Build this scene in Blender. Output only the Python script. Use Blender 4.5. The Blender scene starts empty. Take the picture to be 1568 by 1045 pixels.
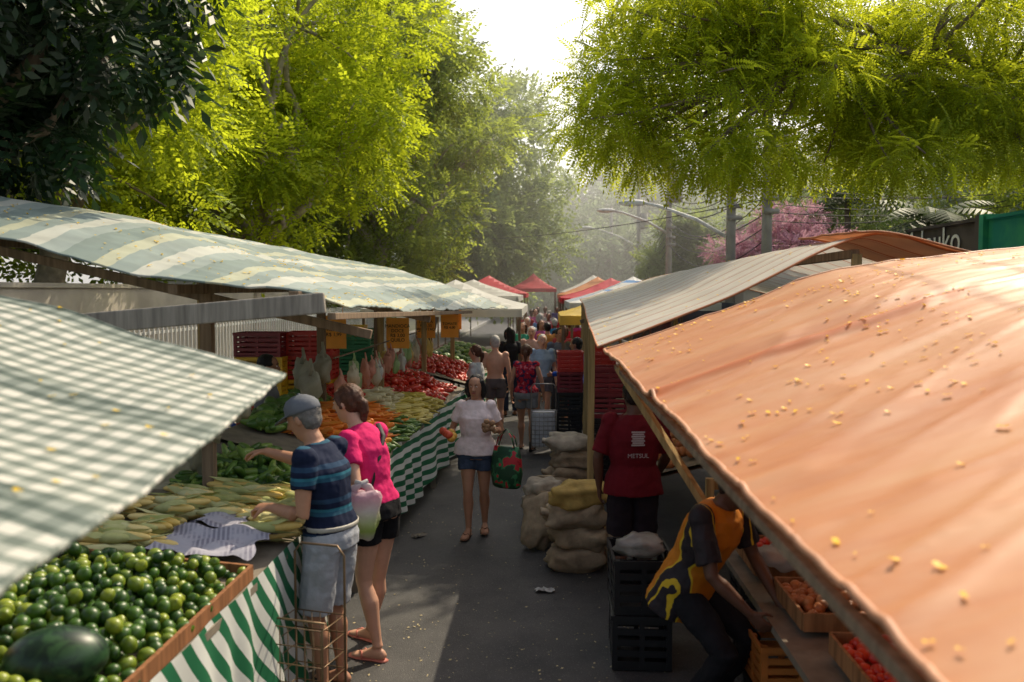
import bpy, bmesh, math, random
import numpy as np
from mathutils import Vector, Matrix, noise
random.seed(7); rng=np.random.default_rng(7)
scene=bpy.context.scene
COL=scene.collection
# ------------------------------------------------------------------ helpers
def link(o,parent=None):
    COL.objects.link(o)
    if parent is not None: o.parent=parent
    return o
def empty(name,loc=(0,0,0),yaw=0):
    e=bpy.data.objects.new(name,None); e.empty_display_size=.1; e.location=loc; e.rotation_euler=(0,0,math.radians(yaw)); return link(e)
class NT:
    def __init__(s,name):
        s.m=bpy.data.materials.new(name); s.m.use_nodes=True; s.t=s.m.node_tree
        s.n=s.t.nodes; s.b=s.n['Principled BSDF']; s.out=s.n['Material Output']
    def add(s,ty,**k):
        n=s.n.new(ty)
        for a,v in k.items(): setattr(n,a,v)
        return n
    def l(s,a,b): s.t.links.new(a,b)
    def coord(s): return s.add('ShaderNodeTexCoord').outputs['Object']
    def noise(s,scale,detail=4,vec=None,rough=.55,dist=0):
        n=s.add('ShaderNodeTexNoise'); n.inputs['Scale'].default_value=scale; n.inputs['Detail'].default_value=detail
        n.inputs['Roughness'].default_value=rough; n.inputs['Distortion'].default_value=dist
        s.l(vec if vec is not None else s.coord(),n.inputs['Vector']); return n.outputs['Fac']
    def math(s,op,a,b=None):
        n=s.add('ShaderNodeMath',operation=op)
        for i,v in enumerate((a,b)):
            if v is None: continue
            if isinstance(v,(int,float)): n.inputs[i].default_value=v
            else: s.l(v,n.inputs[i])
        return n.outputs[0]
    def ramp(s,fac,stops,interp='LINEAR'):
        r=s.add('ShaderNodeValToRGB'); cr=r.color_ramp; cr.interpolation=interp
        while len(cr.elements)<len(stops): cr.elements.new(.5)
        for e,(p,c) in zip(cr.elements,stops): e.position=p; e.color=(*c[:3],1) if not isinstance(c,(int,float)) else (c,c,c,1)
        s.l(fac,r.inputs[0]); return r.outputs[0]
    def mix(s,f,a,b,mode='MIX'):
        n=s.add('ShaderNodeMix',data_type='RGBA',blend_type=mode)
        if isinstance(f,(int,float)): n.inputs[0].default_value=f
        else: s.l(f,n.inputs[0])
        for i,v in ((6,a),(7,b)):
            if isinstance(v,tuple): n.inputs[i].default_value=(*v,1)
            else: s.l(v,n.inputs[i])
        return n.outputs[2]
    def bump(s,h,st=.3,dist=.01):
        b=s.add('ShaderNodeBump'); b.inputs['Strength'].default_value=st; b.inputs['Distance'].default_value=dist
        s.l(h,b.inputs['Height']); s.l(b.outputs[0],s.b.inputs['Normal']); return b
    def dot(s,vec,v):
        n=s.add('ShaderNodeVectorMath',operation='DOT_PRODUCT'); s.l(vec,n.inputs[0]); n.inputs[1].default_value=v; return n.outputs['Value']
    def fin(s,color,rough=.7,spec=.3,trans=0,tcol=None,metal=0):
        s.l(color,s.b.inputs['Base Color']) if not isinstance(color,tuple) else setattr(s.b.inputs['Base Color'],'default_value',(*color,1))
        s.b.inputs['Roughness'].default_value=rough; s.b.inputs['Specular IOR Level'].default_value=spec; s.b.inputs['Metallic'].default_value=metal
        if trans>0:
            tr=s.add('ShaderNodeBsdfTranslucent'); c=tcol if tcol is not None else color
            if isinstance(c,tuple): tr.inputs[0].default_value=(*c,1)
            else: s.l(c,tr.inputs[0])
            mx=s.add('ShaderNodeMixShader'); mx.inputs[0].default_value=trans
            s.l(s.b.outputs[0],mx.inputs[1]); s.l(tr.outputs[0],mx.inputs[2]); s.l(mx.outputs[0],s.out.inputs[0])
        return s.m
_mc={}
def M(c,rough=.7,v=.25,sc=8,bump=.15,spec=.3,trans=0,metal=0,name='mat'):
    key=(tuple(c),rough,v,sc,bump,spec,trans,metal)
    if key in _mc: return _mc[key]
    t=NT(name); nz=t.noise(sc,5)
    d=tuple(x*(1-v) for x in c); l=tuple(min(1,x*(1+v)) for x in c)
    col=t.ramp(nz,[(.3,d),(.7,l)])
    if bump: t.bump(t.noise(sc*6,3),bump,.01)
    _mc[key]=t.fin(col,rough,spec,trans,metal=metal); return _mc[key]
def MR(c1,c2,rough=.5,spec=.4,sc=20,trans=0,name='produce',c3=None):
    t=NT(name); a=t.add('ShaderNodeAttribute',attribute_name='rnd').outputs['Fac']
    f=t.math('ADD',t.math('MULTIPLY',a,.7),t.math('MULTIPLY',t.noise(sc,3),.4))
    st=[(.15,c1),(.95,c2)] if c3 is None else [(.15,c1),(.6,c2),(.95,c3)]
    return t.fin(t.ramp(f,st),rough,spec,trans)
def stripes(name,v,stops,dist=.0,dsc=2,rough=.6,trans=.2,spec=.3,bump=.1,dirt=.25,interp='CONSTANT'):
    t=NT(name); co=t.coord()
    x=t.dot(co,v)
    if dist: x=t.math('ADD',x,t.math('MULTIPLY',t.noise(dsc,2),dist))
    f=t.math('FRACT',x); c=t.ramp(f,stops,interp)
    c=t.mix(dirt,c,t.ramp(t.noise(3,6),[(.35,(.25,.22,.18)),(.65,(1,1,1))]),'MULTIPLY')
    t.bump(t.noise(60,4),bump,.005)
    return t.fin(c,rough,spec,trans)
def wood(c=(.28,.2,.13),name='wood'):
    t=NT(name); mp=t.add('ShaderNodeMapping'); t.l(t.coord(),mp.inputs[0]); mp.inputs['Scale'].default_value=(30,30,2)
    n=t.noise(1,6,mp.outputs[0]); t.bump(n,.4,.004)
    return t.fin(t.ramp(n,[(.3,tuple(x*.45 for x in c)),(.7,c)]),.8,.2)

class MB:
    def __init__(s): s.v=[]; s.f=[]; s.mi=[]
    def addv(s,vs,fs,mi=0):
        o=len(s.v); s.v+= [tuple(p) for p in vs]; s.f+=[tuple(i+o for i in f) for f in fs]; s.mi+=[mi]*len(fs)
    def box(s,c,sz,mi=0,R=None):
        hx,hy,hz=[k/2 for k in sz]; P=[]
        for x,y,z in ((-1,-1,-1),(1,-1,-1),(1,1,-1),(-1,1,-1),(-1,-1,1),(1,-1,1),(1,1,1),(-1,1,1)):
            p=Vector((x*hx,y*hy,z*hz))
            if R is not None: p=R@p
            P.append(p+Vector(c))
        s.addv(P,[(0,3,2,1),(4,5,6,7),(0,1,5,4),(1,2,6,5),(2,3,7,6),(3,0,4,7)],mi)
    def beam(s,a,b,w,h=None,mi=0):
        a=Vector(a);b=Vector(b);h=h or w;d=(b-a);L=d.length;z=d.normalized()
        x=Vector((0,0,1)).cross(z)
        if x.length<.1: x=Vector((1,0,0))
        x.normalize(); y=z.cross(x); R=Matrix((x,y,z)).transposed()
        s.box((a+b)/2,(w,h,L),mi,R)
    def tube(s,pts,rad,ref=(1,0,0),n=10,mi=0,cap=True):
        P=[Vector(p) for p in pts]; rg=[]
        refs=ref if isinstance(ref,list) else [ref]*len(P)
        for i,p in enumerate(P):
            T=(P[min(i+1,len(P)-1)]-P[max(i-1,0)])
            T=T.normalized() if T.length>1e-9 else Vector((0,0,1))
            r=Vector(refs[i]); a=r-r.dot(T)*T
            if a.length<.05: a=Vector((0,1,0)).cross(T) if abs(T.y)<.9 else Vector((0,0,1)).cross(T)
            a.normalize(); b=T.cross(a)
            ra,rb=(rad[i] if isinstance(rad[i],(tuple,list)) else (rad[i],rad[i]))
            rg.append([p+a*(ra*math.cos(2*math.pi*k/n))+b*(rb*math.sin(2*math.pi*k/n)) for k in range(n)])
        vs=[q for r in rg for q in r]; fs=[]
        for i in range(len(P)-1):
            for k in range(n):
                k2=(k+1)%n; fs.append((i*n+k,i*n+k2,(i+1)*n+k2,(i+1)*n+k))
        if cap: fs.append(tuple(range(n))[::-1]); fs.append(tuple(range((len(P)-1)*n,len(P)*n)))
        s.addv(vs,fs,mi)
    def ell(s,c,r,mi=0,R=None,nu=14,nv=9,pw=1.0,nz=0,seed=0):
        vs=[];fs=[]
        def sg(x,p): return math.copysign(abs(x)**p,x)
        for j in range(nv+1):
            ph=-math.pi/2+math.pi*j/nv
            for i in range(nu):
                th=2*math.pi*i/nu
                p=Vector((sg(math.cos(ph),pw)*sg(math.cos(th),pw),sg(math.cos(ph),pw)*sg(math.sin(th),pw),sg(math.sin(ph),pw)))
                k=1+(nz*noise.noise(p*1.7+Vector((seed,seed*2,0))) if nz else 0)
                p=Vector((p.x*r[0]*k,p.y*r[1]*k,p.z*r[2]*k))
                if R is not None: p=R@p
                vs.append(p+Vector(c))
        for j in range(nv):
            for i in range(nu):
                i2=(i+1)%nu; fs.append((j*nu+i,j*nu+i2,(j+1)*nu+i2,(j+1)*nu+i))
        s.addv(vs,fs,mi)
    def obj(s,name,mats,parent=None,smooth=False,loc=(0,0,0),yaw=0,bevel=0):
        me=bpy.data.meshes.new(name); me.from_pydata(s.v,[],s.f)
        if not isinstance(mats,(list,tuple)): mats=[mats]
        for m in mats: me.materials.append(m)
        me.polygons.foreach_set('material_index',s.mi)
        if smooth: me.polygons.foreach_set('use_smooth',[True]*len(s.f))
        me.update(); o=bpy.data.objects.new(name,me); o.location=loc; o.rotation_euler=(0,0,math.radians(yaw))
        if bevel:
            b=o.modifiers.new('b','BEVEL'); b.width=bevel; b.segments=2; b.limit_method='ANGLE'
        return link(o,parent)
def template(mb):
    tr=[];mi=[]
    for f,m in zip(mb.f,mb.mi):
        for k in range(1,len(f)-1): tr.append((f[0],f[k],f[k+1])); mi.append(m)
    return np.array(mb.v,float),np.array(tr),np.array(mi)
def mesh_np(name,V,F,mats,mi=None,rnd=None,smooth=False,parent=None):
    k=F.shape[1]; me=bpy.data.meshes.new(name); me.vertices.add(len(V)); me.vertices.foreach_set('co',V.astype(np.float32).ravel())
    me.loops.add(F.size); me.loops.foreach_set('vertex_index',F.astype(np.int32).ravel())
    me.polygons.add(len(F)); me.polygons.foreach_set('loop_start',np.arange(0,F.size,k,dtype=np.int32))
    try: me.polygons.foreach_set('loop_total',np.full(len(F),k,dtype=np.int32))
    except Exception: pass
    for m in (mats if isinstance(mats,(list,tuple)) else [mats]): me.materials.append(m)
    if mi is not None: me.polygons.foreach_set('material_index',mi.astype(np.int32))
    if smooth: me.polygons.foreach_set('use_smooth',np.ones(len(F),dtype=bool))
    me.update(calc_edges=True)
    if rnd is not None:
        a=me.attributes.new('rnd','FLOAT','FACE'); a.data.foreach_set('value',rnd.astype(np.float32))
    o=bpy.data.objects.new(name,me); return link(o,parent)
def frames(d,up=None,spin=True):
    d=d/np.linalg.norm(d,axis=1,keepdims=True)
    r=rng.normal(size=d.shape) if up is None else up+rng.normal(size=d.shape)*.35
    x=np.cross(d,r); x/=np.linalg.norm(x,axis=1,keepdims=True)+1e-9; z=np.cross(x,d)
    return np.stack([x,d,z],axis=2)   # columns
def scatter(name,tpls,pos,dirs,scale,mats,parent=None,smooth=True,up=None,which=None):
    n=len(pos); pos=np.array(pos,float); R=frames(np.array(dirs,float),up); scale=np.broadcast_to(np.array(scale,float),(n,))
    if which is None: which=rng.integers(0,len(tpls),n)
    VV=[];FF=[];MI=[];RN=[];o=0
    for ti,(v,f,mi) in enumerate(tpls):
        ix=np.where(which==ti)[0]
        if len(ix)==0: continue
        V=np.einsum('nij,kj->nki',R[ix]*scale[ix][:,None,None],v)+pos[ix][:,None,:]
        F=f[None]+(np.arange(len(ix))*len(v))[:,None,None]+o
        VV.append(V.reshape(-1,3)); FF.append(F.reshape(-1,3)); MI.append(np.tile(mi,len(ix))); RN.append(np.repeat(rng.random(len(ix)),len(f))); o+=len(ix)*len(v)
    return mesh_np(name,np.vstack(VV),np.vstack(FF),mats,np.concatenate(MI),np.concatenate(RN),smooth,parent)

# ------------------------------------------------------------------ camera / light
cam=bpy.data.cameras.new('camera'); co=bpy.data.objects.new('camera',cam); link(co); scene.camera=co
co.location=(0,0,2.35); d=Vector((-.039,1,-.059)); co.rotation_euler=d.to_track_quat('-Z','Y').to_euler()
cam.lens=30; cam.sensor_width=36; cam.clip_end=2000; cam.clip_start=.05
cam.dof.use_dof=True; cam.dof.focus_distance=8.5; cam.dof.aperture_fstop=2.2
AZ,EL=34,47
w=bpy.data.worlds.new('World'); scene.world=w; w.use_nodes=True
sd=Vector((math.sin(math.radians(AZ))*math.cos(math.radians(EL)),math.cos(math.radians(AZ))*math.cos(math.radians(EL)),math.sin(math.radians(EL))))
wn=w.node_tree.nodes; wl=w.node_tree.links
sky=wn.new('ShaderNodeTexSky'); sky.sky_type='NISHITA'; sky.sun_disc=False
sky.sun_elevation=math.radians(EL); sky.sun_rotation=math.radians(AZ); sky.dust_density=4; sky.air_density=1.2; sky.ozone_density=1
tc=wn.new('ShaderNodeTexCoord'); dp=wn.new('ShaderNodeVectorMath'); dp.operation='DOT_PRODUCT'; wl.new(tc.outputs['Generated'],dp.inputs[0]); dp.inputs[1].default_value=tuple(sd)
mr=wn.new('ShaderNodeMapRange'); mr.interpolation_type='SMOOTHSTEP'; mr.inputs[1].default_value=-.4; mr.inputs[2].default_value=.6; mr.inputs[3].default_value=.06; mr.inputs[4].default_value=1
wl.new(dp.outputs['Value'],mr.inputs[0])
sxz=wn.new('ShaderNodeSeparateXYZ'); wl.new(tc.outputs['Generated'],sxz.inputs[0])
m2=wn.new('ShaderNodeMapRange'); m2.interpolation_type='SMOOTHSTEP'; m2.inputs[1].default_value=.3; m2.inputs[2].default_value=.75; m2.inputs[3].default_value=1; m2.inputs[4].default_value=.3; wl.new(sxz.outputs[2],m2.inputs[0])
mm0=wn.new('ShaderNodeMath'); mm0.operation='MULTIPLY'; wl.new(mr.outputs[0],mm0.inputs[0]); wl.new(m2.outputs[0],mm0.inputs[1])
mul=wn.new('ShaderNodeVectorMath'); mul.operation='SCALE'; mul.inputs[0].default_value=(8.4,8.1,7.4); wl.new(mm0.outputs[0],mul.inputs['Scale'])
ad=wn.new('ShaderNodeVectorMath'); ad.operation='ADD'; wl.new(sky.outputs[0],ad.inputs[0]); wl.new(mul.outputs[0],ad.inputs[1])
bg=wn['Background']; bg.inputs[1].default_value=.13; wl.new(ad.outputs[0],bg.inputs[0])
sl=bpy.data.lights.new('sun','SUN'); sl.energy=5; sl.angle=math.radians(.5); sl.color=(1,.86,.64)
so=bpy.data.objects.new('sun',sl); link(so); so.rotation_euler=(-sd).to_track_quat('-Z','Y').to_euler(); so.location=(10,10,20)
scene.view_settings.view_transform='Standard'; scene.view_settings.look='None'; scene.view_settings.exposure=0
# morning haze hanging in the valley at the end of the street
hm=bpy.data.materials.new('haze_volume'); hm.use_nodes=True; hn=hm.node_tree.nodes; hn.remove(hn['Principled BSDF'])
vs_=hn.new('ShaderNodeVolumeScatter'); vs_.inputs['Density'].default_value=.0085; vs_.inputs['Anisotropy'].default_value=.45; vs_.inputs['Color'].default_value=(1,.985,.95,1)
hm.node_tree.links.new(vs_.outputs[0],hn['Material Output'].inputs['Volume'])
hb_=MB(); hb_.box((5,83,14.2),(150,118,28)); hb_.obj('haze',hm)

# ------------------------------------------------------------------ ground
def sheet(name,x0,x1,y0,y1,z,m):
    mb=MB(); mb.addv([(x0,y0,z),(x1,y0,z),(x1,y1,z),(x0,y1,z)],[(0,1,2,3)]); return mb.obj(name,m)
sheet('ground',-600,600,-100,900,-.004,M((.07,.075,.035),.9,.4,.5,name='soil'))
t=NT('asphalt'); a=t.noise(1.6,7,rough=.65); b=t.noise(150,2); c=t.ramp(a,[(.32,(.024,.024,.026)),(.68,(.066,.063,.06))])
vor=t.add('ShaderNodeTexVoronoi'); vor.inputs['Scale'].default_value=70; t.l(t.coord(),vor.inputs[0])
c=t.mix(t.ramp(vor.outputs['Distance'],[(.0,.9),(.24,0)]),c,(.24,.23,.21))
c=t.mix(t.ramp(t.noise(7,6,rough=.75),[(.58,0),(.70,.75)]),c,(.012,.012,.013))
c=t.mix(t.ramp(t.noise(24,4,rough=.7),[(.64,0),(.70,.6)]),c,(.18,.165,.14))
t.bump(b,.7,.008); t.fin(c,.68,.5)
sheet('street',-4.2,4.4,-6,140,0,t.m)
pm=M((.26,.25,.23),.85,.2,3,name='pavement')
mb=MB(); mb.box((-5.9,60,.06),(3.0,150,.14)); mb.obj('sidewalk',pm)
mb=MB(); mb.box((-4.3,60,.07),(.16,150,.155)); mb.obj('kerb',M((.35,.34,.32),.8,name='kerbstone'))
mb=MB(); mb.box((6.2,60,.06),(3.2,150,.14)); mb.obj('sidewalk',pm)
mb=MB(); mb.box((4.5,60,.07),(.16,150,.155)); mb.obj('kerb',M((.35,.34,.32),.8,name='kerbstone'))

# ------------------------------------------------------------------ foliage
def spray_tpl(pairs,ll,lw,droop=.25,tip=True):
    Q=[]
    for i in range(pairs):
        y=.12+.85*i/pairs
        for s in (-1,1):
            L=ll*(1-.35*abs(i/pairs-.4)); z0=-droop*y*y
            b=np.array([0,y,z0]); d=np.array([s*.85,.5,-.25]); d/=np.linalg.norm(d); q=np.array([-d[1],d[0],0])*s*lw
            m=b+d*L*.5
            Q.append([b,m-q,b+d*L,m+q+np.array([0,0,.02])])
    if tip:
        b=np.array([0,.97,-droop]); Q.append([b,b+[ -lw,ll*.5,-.03],b+[0,ll,-.08],b+[lw,ll*.5,-.03]])
    return np.array(Q)
def leaf_mat(name,dark,light,tr,trans=.45,sc=.6,spec=.25,rough=.55):
    t=NT(name); a=t.add('ShaderNodeAttribute',attribute_name='rnd').outputs['Fac']
    f=t.math('ADD',t.math('MULTIPLY',a,.55),t.math('MULTIPLY',t.noise(sc,3),.7))
    return t.fin(t.ramp(f,[(.3,dark),(.9,light)]),rough,spec,trans,t.ramp(f,[(.3,tuple(x*.6 for x in tr)),(.9,tr)]))
def foliage(name,clumps,n,size,tpl,mat,droop=.5,parent=None,shell=.55,sizev=.35):
    C=np.array([c[:3] for c in clumps]); Rr=np.array([c[3:6] for c in clumps])
    wgt=Rr[:,0]**2; ix=rng.choice(len(C),n,p=wgt/wgt.sum())
    u=rng.normal(size=(n,3)); u/=np.linalg.norm(u,axis=1,keepdims=True)
    rad=(shell+(1-shell)*rng.random(n)**.5)*(1+.14*rng.normal(size=n))
    pos=C[ix]+u*Rr[ix]*rad[:,None]
    d=u*.9+rng.normal(size=(n,3))*.5; d[:,2]-=droop
    R=frames(d,up=np.tile([0,0,1.0],(n,1)))
    sc=size*(1+sizev*rng.uniform(-1,1,n))
    q=len(tpl)
    V=np.einsum('nij,qkj->nqki',R*sc[:,None,None],tpl)+pos[:,None,None,:]
    V=V.reshape(-1,3); F=np.arange(len(V)).reshape(-1,4)
    return mesh_np(name,V,F,mat,None,np.repeat(rng.random(n),q),False,parent)
def branch(mb,a,b,r0,r1,seg=6,wob=.12,n=7):
    a=Vector(a);b=Vector(b);L=(b-a).length;P=[];Rd=[]
    off=Vector((random.uniform(-1,1),random.uniform(-1,1),random.uniform(-.2,.8)))*wob*L
    for i in range(seg+1):
        t_=i/seg; p=a.lerp(b,t_)+off*math.sin(math.pi*t_)+Vector((random.uniform(-1,1),random.uniform(-1,1),random.uniform(-1,1)))*(.02*L if 0<i<seg else 0)
        P.append(p);Rd.append(r0+(r1-r0)*t_)
    mb.tube(P,Rd,n=n); return P
bark=M((.2,.16,.12),.9,.4,6,.6,name='bark'); barkp=M((.36,.31,.25),.9,.35,6,.5,name='bark_pale')
def tree(name,base,fork,cc,cr,nc,clr,n,size,tpl,mat,r0=.28,droop=.5,bk=None,flat=.65,limbs=10,low=-1.0,seed=1,kmin=.5,custom=None):
    random.seed(seed); e=empty(name,base); base=Vector(base); mb=MB(); F=Vector(fork)
    clumps=custom() if custom else []
    tries=0
    while len(clumps)<nc and tries<5000:
        tries+=1
        u=Vector((random.gauss(0,1),random.gauss(0,1),random.gauss(0,1))).normalized()
        if u.z<low: continue
        k=random.uniform(kmin,1.0); r=clr*random.uniform(.65,1.3)
        p=Vector((u.x*cr[0]*k,u.y*cr[1]*k,u.z*cr[2]*k))
        clumps.append((cc[0]+p.x,cc[1]+p.y,cc[2]+p.z,r,r,r*flat))
    P=branch(mb,base,F,r0,r0*.7,8,.04,10)
    mains=[]
    for i in range(limbs):
        c=clumps[i%len(clumps)]
        e1=F.lerp(Vector(c[:3]),.95); pts=branch(mb,F-Vector((0,0,.3)),e1,r0*.45,r0*.1,8,.14 if not custom else .05,7); mains.append(pts)
    for c in clumps[limbs:]:
        q=min((p for m in mains for p in m[2:7]),key=lambda p:(p-Vector(c[:3])).length)
        branch(mb,q,Vector(c[:3]),r0*.16,r0*.04,5,.1,5)
    for i,v in enumerate(mb.v): mb.v[i]=(v[0]-base.x,v[1]-base.y,v[2]-base.z)
    mb.obj('trunk_and_limbs',bk or bark,e,True)
    cl=[(c[0]-base.x,c[1]-base.y,c[2]-base.z,*c[3:]) for c in clumps]
    foliage('foliage',cl,n,size,tpl,mat,droop,e); return e
T_pin=spray_tpl(4,.30,.085,.2); T_fine=spray_tpl(8,.19,.034,.3); T_big=spray_tpl(4,.42,.085,.3)
Lbright=leaf_mat('leaf_bright',(.07,.13,.012),(.21,.30,.02),(.78,.88,.04),.57,.35)
Lmid=leaf_mat('leaf_mid',(.055,.10,.02),(.16,.23,.045),(.56,.66,.09),.52,.35)
Lmid2=leaf_mat('leaf_mid_haze_tint',(.085,.14,.05),(.18,.26,.09),(.5,.6,.17),.48,.3)  # leaf colour lightened to paint in haze on the mid-distance crowns
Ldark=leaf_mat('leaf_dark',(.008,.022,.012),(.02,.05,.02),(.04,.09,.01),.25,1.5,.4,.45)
Lright=leaf_mat('leaf_feather',(.08,.14,.015),(.19,.28,.02),(.80,.86,.04),.6,.5)
Lhaze=leaf_mat('leaf_haze_tint',(.12,.19,.10),(.22,.31,.15),(.4,.5,.25),.4,.12)  # haze painted into the leaf colour of distant trees
Lhaze2=leaf_mat('leaf_far_haze_tint',(.18,.27,.2),(.27,.38,.27),(.4,.5,.35),.35,.1)  # palest leaves, more haze put into the colour for the farthest trees
Lpink=leaf_mat('blossom',(.45,.18,.27),(.68,.42,.5),(.75,.45,.52),.4,1)
tree('street_tree',(-8.4,14,0),(-8.2,14,3.4),(-8.8,13.5,6.8),(4.3,4.0,4.8),60,1.0,12000,.36,T_pin,Lbright,.3,.1,limbs=9,seed=3)
tree('street_tree',(-7.6,21,0),(-7.2,21.2,3.8),(-7.7,21,7.8),(4.5,4.4,5.6),64,1.1,12000,.44,T_pin,Lbright,.34,.1,bk=barkp,limbs=16,seed=5)
tree('street_tree',(-6.4,31,0),(-6,31,4),(-6.2,31,8.0),(4.7,5,6.2),66,1.3,11500,.56,T_pin,Lmid,.36,.1,bk=barkp,limbs=14,seed=8)
tree('street_tree',(-6,43,0),(-5.5,43,4),(-4.0,43,7.0),(4.9,5,5.8),58,1.5,8000,.78,T_pin,Lmid2,.36,.1,limbs=10,seed=11)
tree('street_tree',(-14,20,0),(-14,20,4),(-14,20,8),(5,5,6.5),45,1.6,5500,.7,T_pin,Lmid,.36,.1,seed=13)
tree('street_tree',(-15,32,0),(-15,32,4),(-14,32,9),(6,6,7.5),45,2,4500,1.0,T_pin,Lmid,.36,.1,seed=14)
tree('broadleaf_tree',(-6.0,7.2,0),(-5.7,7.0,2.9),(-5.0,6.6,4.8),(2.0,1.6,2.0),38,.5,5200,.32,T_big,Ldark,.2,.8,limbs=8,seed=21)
def boughs():
    L=[]
    for k in range(20): L.append((random.uniform(1.2,8.5),random.uniform(12.2,14.6),random.uniform(5.0,6.6),.7,.7,.33))
    for k in range(155):
        x=random.uniform(.6,10.2); y=random.uniform(11.9,15.0); zb=4.25+.14*math.sin(x*2.1)+.1*math.sin(x*5+1)+(.0 if x<6.8 else (x-6.8)*.35)
        z=zb+random.random()**1.2*2.9
        if x<1.5: z=zb-.05+random.random()*(1.0+x)
        r=random.uniform(.38,.72); L.append((x,y,z,r,r,r*.5))
    return L
tree('feathery_tree',(12.5,15.5,0),(10.4,14.5,4.9),(0,0,0),(1,1,1),0,.7,20500,.38,T_fine,Lright,.3,.42,limbs=20,seed=31,custom=boughs)
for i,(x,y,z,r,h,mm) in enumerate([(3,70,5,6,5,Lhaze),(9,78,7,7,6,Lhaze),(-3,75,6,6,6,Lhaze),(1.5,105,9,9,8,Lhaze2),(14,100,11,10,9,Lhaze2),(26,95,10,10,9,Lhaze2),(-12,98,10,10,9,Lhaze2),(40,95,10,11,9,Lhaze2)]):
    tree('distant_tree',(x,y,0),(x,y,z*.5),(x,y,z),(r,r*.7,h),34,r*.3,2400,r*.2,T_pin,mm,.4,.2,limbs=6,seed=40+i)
for i,(x,y,z,r,h,mm,n) in enumerate([(6.2,38,3.4,1.7,2.2,Lmid2,2800),(10,30,4.2,3,3,Lmid2,3500),(14.5,30,5.5,4,4,Lmid,4000),(20,36,6,5,5.5,Lmid2,3500),(13,22,4.6,2.4,2.6,Lmid,2800),(10.5,48,4.5,3.4,4,Lhaze,2400)]):
    tree('garden_tree',(x,y,0),(x,y,z*.6),(x,y,z),(r,r,h),30,r*.33,n,.4 if y<35 else .55,T_pin,mm,.18,.2,limbs=6,seed=60+i)
tree('bougainvillea',(7.6,24,0),(7.4,24,2.2),(6.9,24,3.6),(2.1,1.2,1.0),26,.42,2800,.24,T_pin,Lpink,.1,.2,limbs=6,seed=71)
def palm(name,base,h,L,nf,mat,seed):
    random.seed(seed); e=empty(name,base); mb=MB(); P=[(0,0,0),(.05,0,h*.5),(0.02,.05,h)]; mb.tube(P,[.14,.11,.09],n=9); mb.obj('trunk',bark,e,True)
    mb=MB()
    for k in range(nf):
        a=2*math.pi*k/nf+random.uniform(-.3,.3); el=random.uniform(.2,1.1); 
        prev=None
        for j in range(14):
            s_=j/13; r=L*s_; z=h+math.sin(el)*r-1.1*L*.5*s_*s_*1.2; x=math.cos(a)*r*math.cos(el*.6); y=math.sin(a)*r*math.cos(el*.6)
            p=Vector((x,y,z))
            if prev is not None:
                dd=(p-prev).normalized(); sd_=Vector((-math.sin(a),math.cos(a),0))
                for sg in (-1,1):
                    l=.5*L*.6*math.sin(math.pi*min(1,.1+s_*.9)); q=prev+sd_*sg*l+dd*.25*l-Vector((0,0,l*.35))
                    mb.addv([prev,prev+dd*.07,q],[(0,1,2)])
                    mb.addv([prev+dd*.09,prev+dd*.16,q+dd*.1],[(0,1,2)])
            prev=p
    mb.obj('fronds',mat,e)
pf=M((.07,.11,.03),.5,.3,3,0,trans=.35,name='frond')
palm('palm_tree',(8.6,19.5,0),3.9,1.7,16,pf,1); palm('palm_tree',(11.2,18,0),4.6,2.0,18,pf,2); palm('palm_tree',(9.0,26,0),5,2,16,pf,4)

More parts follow.
